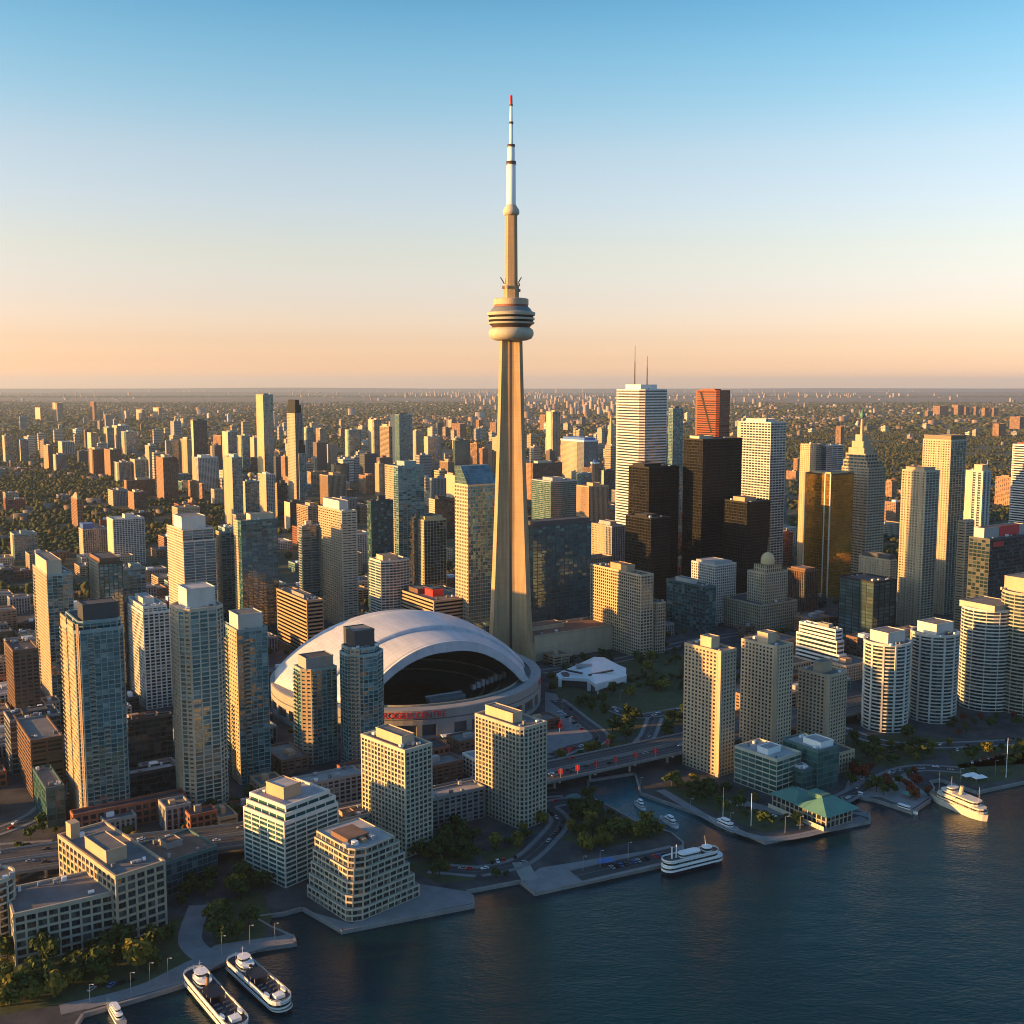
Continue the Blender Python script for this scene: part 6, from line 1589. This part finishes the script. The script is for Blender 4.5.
def boat_frame(name, label, cat, bow_px, stern_px):
    p, q = G(*bow_px, ZW).xy, G(*stern_px, ZW).xy; d = p - q; c = (p + q) / 2
    return thing(name, label, cat, (c.x, c.y, ZW), math.atan2(d.y, d.x)), d.length
def house(m, poly, z0, z1, wall, win, lo=.35, hi=.78):
    h = z1 - z0; m.prism(poly, z0, z0 + h * lo, wall, top=False); m.prism(offset(poly, -.08), z0 + h * lo, z0 + h * hi, win, top=False, bay=1.6, fh=2); m.prism(poly, z0 + h * hi, z1, wall)
def ferry(label, bow, stern, W, funnel):
    r, L = boat_frame('ferry', label, 'ferry', bow, stern)
    m = MB(); hull(m, L, W, -.3, 1.7, 'navy_hull', .3, .3); m.prism(offset(capsule(L * .985, W * .96, .42, 8), 0), 1.7, 2.3, 'white_paint', topmat='wood_deck'); m.obj('hull', r)
    m = MB(); house(m, capsule(L * .93, W * .92, .4, 8), 2.3, 5.0, 'white_paint', 'glass_window', .3, .72); m.obj('main_cabin', r)
    m = MB(); m.prism(capsule(L * .95, W * .95, .4, 8), 5.0, 5.3, 'white_paint', topmat='navy_hull', bottom=True); up = m.obj('upper_deck', r)
    m = MB(); m.ring(offset(capsule(L * .94, W * .94, .4, 8), 0), offset(capsule(L * .94, W * .94, .4, 8), -.15), 5.3, 6.3, 'white_paint'); m.obj('bulwark', up)
    m = MB(); m.prism(capsule(L * .2, W * .7, .2, 5, L * .02), 7.5, 7.75, 'navy_hull', bottom=True)
    for sx in (-.06, .02, .1):
        for sd in (-1, 1): m.tube((L * sx, sd * W * .3, 5.3), (L * sx, sd * W * .3, 7.5), .12, .12, 'white_paint', 5)
    m.obj('awning', r)
    for sx in (-.30, -.24, -.18, -.12):
        for sd in (-1, 1):
            m = MB(); m.box(L * sx - .25, sd * W * .2 - 1.3, 5.3, L * sx + .25, sd * W * .2 + 1.3, 5.75, 'steel_grey'); m.box(L * sx - .25, sd * W * .2 - 1.3, 5.75, L * sx - .12, sd * W * .2 + 1.3, 6.2, 'steel_grey'); m.obj('bench', r)
    m = MB(); m.ring(offset(capsule(L * .94, W * .94, .4, 8), -.02), offset(capsule(L * .94, W * .94, .4, 8), -.1), 6.75, 6.85, 'white_paint')
    for sx in range(-4, 5):
        for sd in (-1, 1): m.tube((L * sx * .09, sd * W * .465, 6.3), (L * sx * .09, sd * W * .465, 6.8), .04, .04, 'white_paint', 4)
    m.obj('railing', up)
    m = MB(); house(m, capsule(L * .2, W * .62, .3, 5, L * .24), 5.3, 8.0, 'white_paint', 'glass_dark', .3, .75); m.obj('saloon', r)
    m = MB(); house(m, capsule(L * .1, W * .45, .35, 5, L * .26), 8.0, 10.4, 'white_paint', 'glass_dark', .4, .85); m.prism(capsule(L * .12, W * .52, .35, 5, L * .26), 10.4, 10.6, 'white_paint', bottom=True); m.obj('wheelhouse', r)
    m = MB()
    m.tube((L * .14, 0, 5.3), (L * .13, 0, 11.5 if funnel else 8.2), .95, .8, 'orange_brick' if funnel else 'white_paint', 12); m.tube((L * .13, 0, 11.5 if funnel else 8.2), (L * .129, 0, 12.5 if funnel else 8.9), .85, .85, 'black_steel', 12); m.obj('funnel', r)
    for x, z0, hh in ((.28, 10.6, 4.5), (-.36, 5.3, 4), (.42, 5.3, 3.5)):
        m = MB(); m.tube((L * x, 0, z0), (L * x, 0, z0 + hh), .14, .06, 'white_paint', 5); m.bar((L * x, -1, z0 + hh * .7), (L * x, 1, z0 + hh * .7), .1, .1, 'white_paint'); m.obj('mast', r)
    for s in (-1, 1):
        m = MB(); hull(m, 5, 1.8, 0, 1.0, 'white_paint', .4, .4); o = m.obj('lifeboat', r); o.location = (-L * .3, s * W * .36, 5.6)
    m = MB(); m.box(-L * .4, -W * .2, 5.3, -L * .33, W * .2, 6.9, 'white_paint'); m.obj('deck_box', r)
ferry('white and navy ferry with a tall orange funnel, moored nearest the shore', (190, 978), (243, 1040), 11.5, True)
ferry('white and navy ferry with a small wheelhouse and open dark deck, outer berth', (232, 965), (287, 1015), 11.5, False)
def cruise_boat():
    r, L = boat_frame('cruise_boat', 'white three decked cruise boat with black hull at the quay corner', 'boat', (722, 860), (661, 875))
    W = 10
    m = MB(); hull(m, L, W, -.3, 2.2, 'navy_hull', .22, .12); m.obj('hull', r)
    m = MB(); house(m, capsule(L * .96, W * .98, .22, 7), 2.2, 5.4, 'white_paint', 'glass_dark', .42, .74); m.obj('lower_cabin', r)
    m = MB(); house(m, capsule(L * .86, W * .94, .22, 7, -L * .03), 5.4, 8.2, 'white_paint', 'glass_dark', .3, .72); m.prism(capsule(L * .9, W, .22, 7, -L * .03), 8.2, 8.45, 'white_paint', bottom=True, topmat='navy_hull'); m.obj('middle_cabin', r)
    m = MB(); m.ring(capsule(L * .88, W * .97, .22, 7, -L * .03), offset(capsule(L * .88, W * .97, .22, 7, -L * .03), -.15), 8.45, 9.4, 'white_paint'); house(m, capsule(L * .34, W * .6, .25, 5, -L * .05), 8.45, 10.8, 'white_paint', 'glass_dark', .3, .7); m.obj('top_deck', r)
    m = MB(); house(m, capsule(L * .14, W * .6, .35, 5, L * .24), 8.45, 11.2, 'white_paint', 'glass_dark', .35, .8); m.obj('wheelhouse', r)
    for x, hh in ((-.26, 8), (-.33, 7.2)):
        m = MB(); m.tube((L * x, 0, 8.4), (L * x, 0, 8.4 + hh), .5, .3, 'white_paint', 8); m.obj('funnel', r)
    m = MB(); m.tube((L * .22, 0, 11), (L * .2, 0, 18), .2, .08, 'white_paint', 5); m.obj('mast', r)
cruise_boat()
def lit_ship():
    r, L = boat_frame('ship', 'cream white old ship catching the sun, moored at the small pier', 'ship', (929, 797), (988, 822))
    W = 12
    m = MB(); hull(m, L, W, -.3, 4.6, 'white_concrete', .35, .2, .82, deck='wood_deck'); m.obj('hull', r)
    m = MB(); m.ring(offset(capsule(L * .52, W * .96, .2, 5, -L * .2), 0), offset(capsule(L * .52, W * .96, .2, 5, -L * .2), -.2), 4.6, 5.7, 'white_concrete'); m.obj('bulwark', r)
    m = MB(); house(m, capsule(L * .78, W * .8, .2, 5, -L * .06), 4.6, 8.0, 'white_concrete', 'glass_window', .35, .7); m.obj('deckhouse', r)
    m = MB(); house(m, capsule(L * .6, W * .7, .25, 5, -L * .05), 8.0, 11.0, 'white_concrete', 'glass_window', .35, .75); m.prism(capsule(L * .64, W * .78, .25, 5, -L * .05), 11.0, 11.25, 'white_concrete', bottom=True); m.obj('upper_deckhouse', r)
    m = MB(); house(m, capsule(L * .13, W * .62, .3, 5, L * .1), 11.25, 14.2, 'white_concrete', 'glass_dark', .4, .8); m.obj('wheelhouse', r)
    m = MB(); m.tube((-L * .04, 0, 11), (-L * .06, 0, 17), 1.6, 1.3, 'beige_concrete', 12); m.obj('funnel', r)
    for x in (-.34, .12, .33):
        m = MB(); m.tube((L * x, 0, 5), (L * x, 0, 21), .24, .1, 'beige_concrete', 5); m.bar((L * x, -1.8, 16), (L * x, 1.8, 16), .15, .15, 'beige_concrete'); m.obj('mast', r)
    m = MB(); m.box(-L * .24, -2.5, 8.2, -L * .14, 2.5, 10.2, 'blue_paint'); m.obj('covered_hatch', r)
    for sd in (-1, 1):
        m = MB(); hull(m, 6, 2, 0, 1.1, 'white_concrete', .4, .3); o = m.obj('lifeboat', r); o.location = (L * .02, sd * W * .4, 8.6)
lit_ship()
def yacht(label, bow, stern, W, mast=0.0, name='motor_yacht', decks=2):
    r, L = boat_frame(name, label, 'boat', bow, stern)
    m = MB(); hull(m, L, W, -.2, 1.6 + L * .02, 'white_paint', .45, .12, .8, deck='pale_paving'); m.obj('hull', r)
    z = 1.6 + L * .02; m = MB(); house(m, capsule(L * .5, W * .68, .3, 5, -L * .06), z, z + 2.0, 'white_paint', 'glass_black', .4, .8); m.obj('cabin', r)
    if decks > 1:
        m = MB(); house(m, capsule(L * .28, W * .55, .3, 5, -L * .08), z + 2.0, z + 3.8, 'white_paint', 'glass_black', .4, .8); m.obj('flybridge', r)
    if mast:
        m = MB(); m.tube((L * .02, 0, z), (L * .02, 0, z + mast), .22, .1, 'white_paint', 6); m.bar((L * .02, 0, z + 3), (-L * .35, 0, z + 3.2), .18, .18, 'white_paint'); m.obj('mast', r)
yacht('white tall masted yacht moored along the lawn quay', (709, 820), (738, 833), 6.5, 24, 'sailing_yacht', 2)
yacht('white two decked motor yacht inside the small basin', (660, 818), (678, 829), 5.2)
yacht('white launch at the head of the basin', (634, 803), (645, 811), 4.2)
yacht('small white runabout between the launch and the motor yacht', (645, 817), (653, 820), 2.6, decks=1)
yacht('long white tour boat at the slip pier', (918, 815), (893, 807), 4.2, decks=1, name='tour_boat')
yacht('small white boat at the inner end of the slip', (866, 799), (856, 796), 2.8, decks=1, name='tour_boat')
yacht('blue grey launch at the western promenade', (107, 1002), (124, 1030), 4.6, decks=2, name='tour_boat')
# ================================================================ street furniture on the quays
def lamp_post(px, py, label, h=9, group='lamp posts along the quays'):
    p = G(px, py); r = thing('lamp_post', label, 'lamp post', (p.x, p.y, 0), 0, group)
    m = MB(); m.tube((0, 0, 0), (0, 0, h), .16, .09, 'pale_metal', 6); m.obj('pole', r)
    m = MB(); m.bar((0, 0, h), (1.4, 0, h + .2), .12, .12, 'pale_metal'); m.box(1.2, -.2, h + .05, 2.1, .2, h + .25, 'white_paint', True); m.obj('lamp_head', r)
LMP = [(90, 1003), (131, 993), (150, 985), (168, 976), (222, 955), (250, 946), (275, 940), (432, 800), (455, 795), (583, 871), (600, 867), (628, 860), (690, 812), (730, 828), (785, 833), (800, 830), (820, 826), (870, 790), (890, 785), (960, 782), (995, 775), (640, 790), (562, 712), (570, 730), (620, 700), (666, 690)]
for q, (x, y) in enumerate(LMP):
    where = 'on the western promenade' if x < 300 else ('below the stadium' if x < 500 else ('on the middle quay' if x < 640 and y > 780 else ('in the park by the expressway' if y < 760 else 'on the eastern quays')))
    lamp_post(x, y, 'thin pale lamp post ' + where, 9 + (q % 3), 'lamp posts ' + where)
for x, y in ((571, 760), (575, 768), (590, 771), (619, 763), (617, 752), (633, 760), (652, 754), (562, 776)):
    p = G(x, y, EXPZ); q = min(EXP, key=lambda e: (e[0] - p.xy).length); sd = 1 if (p.xy - q[0]).dot(q[1]) > 0 else -1; c = q[0] + q[1] * (sd * 9.5 + 7.75 * (1 if sd > 0 else -1))
    r = thing('banner_pole', 'pole with red banners on the parapet of the elevated expressway', 'banner', (c.x, c.y, EXPZ + 1.1), 0, 'red banner poles along the expressway')
    m = MB(); m.tube((0, 0, 0), (0, 0, 7), .14, .1, 'pale_metal', 6); m.obj('pole', r)
    for s_ in (-1, 1):
        m = MB(); m.box(min(.2 * s_, 1.5 * s_), -.06, 2.6, max(.2 * s_, 1.5 * s_), .06, 6.6, 'red_paint', True); m.obj('banner', r)
def flagpole(px, py, h, label):
    p = G(px, py); r = thing('flagpole', label, 'flagpole', (p.x, p.y, 0)); m = MB(); m.tube((0, 0, 0), (0, 0, h), .28, .14, 'white_paint', 6); m.obj('pole', r)
    m = MB(); m.box(-.5, -.5, 0, .5, .5, .6, 'quay_stone'); m.obj('base', r)
flagpole(751, 826, 22, 'tall white pole on the lawn quay near the corner'); flagpole(1006, 778, 30, 'tall pale pole on the eastern pier')
def tent(px, py, w, d, label, mat='white_paint', n=1):
    p = G(px, py); r = thing('market_tent', label, 'tent', (p.x, p.y, .1), R_(20)); m = MB()
    m.prism([(0, 0), (w, 0), (w, d), (0, d)], 2.6, 4.4, mat, poly_top=[(w * .3, d * .4), (w * .7, d * .4), (w * .7, d * .6), (w * .3, d * .6)], bottom=True); m.obj('canopy', r)
    for x in (0.2, w - .2):
        for y in (0.2, d - .2):
            m = MB(); m.tube((x, y, 0), (x, y, 2.6), .08, .08, 'pale_metal', 5); m.obj('post', r)
tent(600, 868, 10, 5, 'pale blue tent beside the middle quay road', 'blue_paint'); tent(966, 781, 13, 5, 'long white tent on the eastern pier'); tent(976, 783, 11, 5, 'second white tent at the tip of the eastern pier'); tent(570, 803, 9, 7, 'small green tent roof under the expressway', 'roof_copper'); tent(908, 800, 12, 8, 'grey blue kiosk roof on the small pier', 'roof_copper')
tent(838, 930, 1, 1, '') if False else None
# ================================================================ air
def haze():
    m = MB(); Bx = 66000.0
    m.v = [(x, y, z) for z in (-6.0, 640.0) for x, y in ((-Bx, -9500), (Bx, -9500), (Bx, 71000), (-Bx, 71000))]
    t = bpy.data.materials.new('haze'); t.use_nodes = True; n = t.node_tree.nodes
    n.remove(n['Principled BSDF']); v = n.new('ShaderNodeVolumePrincipled')
    v.inputs['Color'].default_value = HAZE_COL; v.inputs['Density'].default_value = HAZE_DEN; v.inputs['Anisotropy'].default_value = .25
    t.node_tree.links.new(v.outputs[0], n['Material Output'].inputs['Volume']); MATS['haze'] = t
    m.idx(0, [(3, 2, 1, 0), (4, 5, 6, 7), (0, 1, 5, 4), (1, 2, 6, 5), (2, 3, 7, 6), (3, 0, 4, 7)], 'haze')
    return tag(m.obj('haze'), kind='stuff')
HAZE_COL, HAZE_DEN = (.62, .80, 1.0, 1), 1.8e-5
haze()
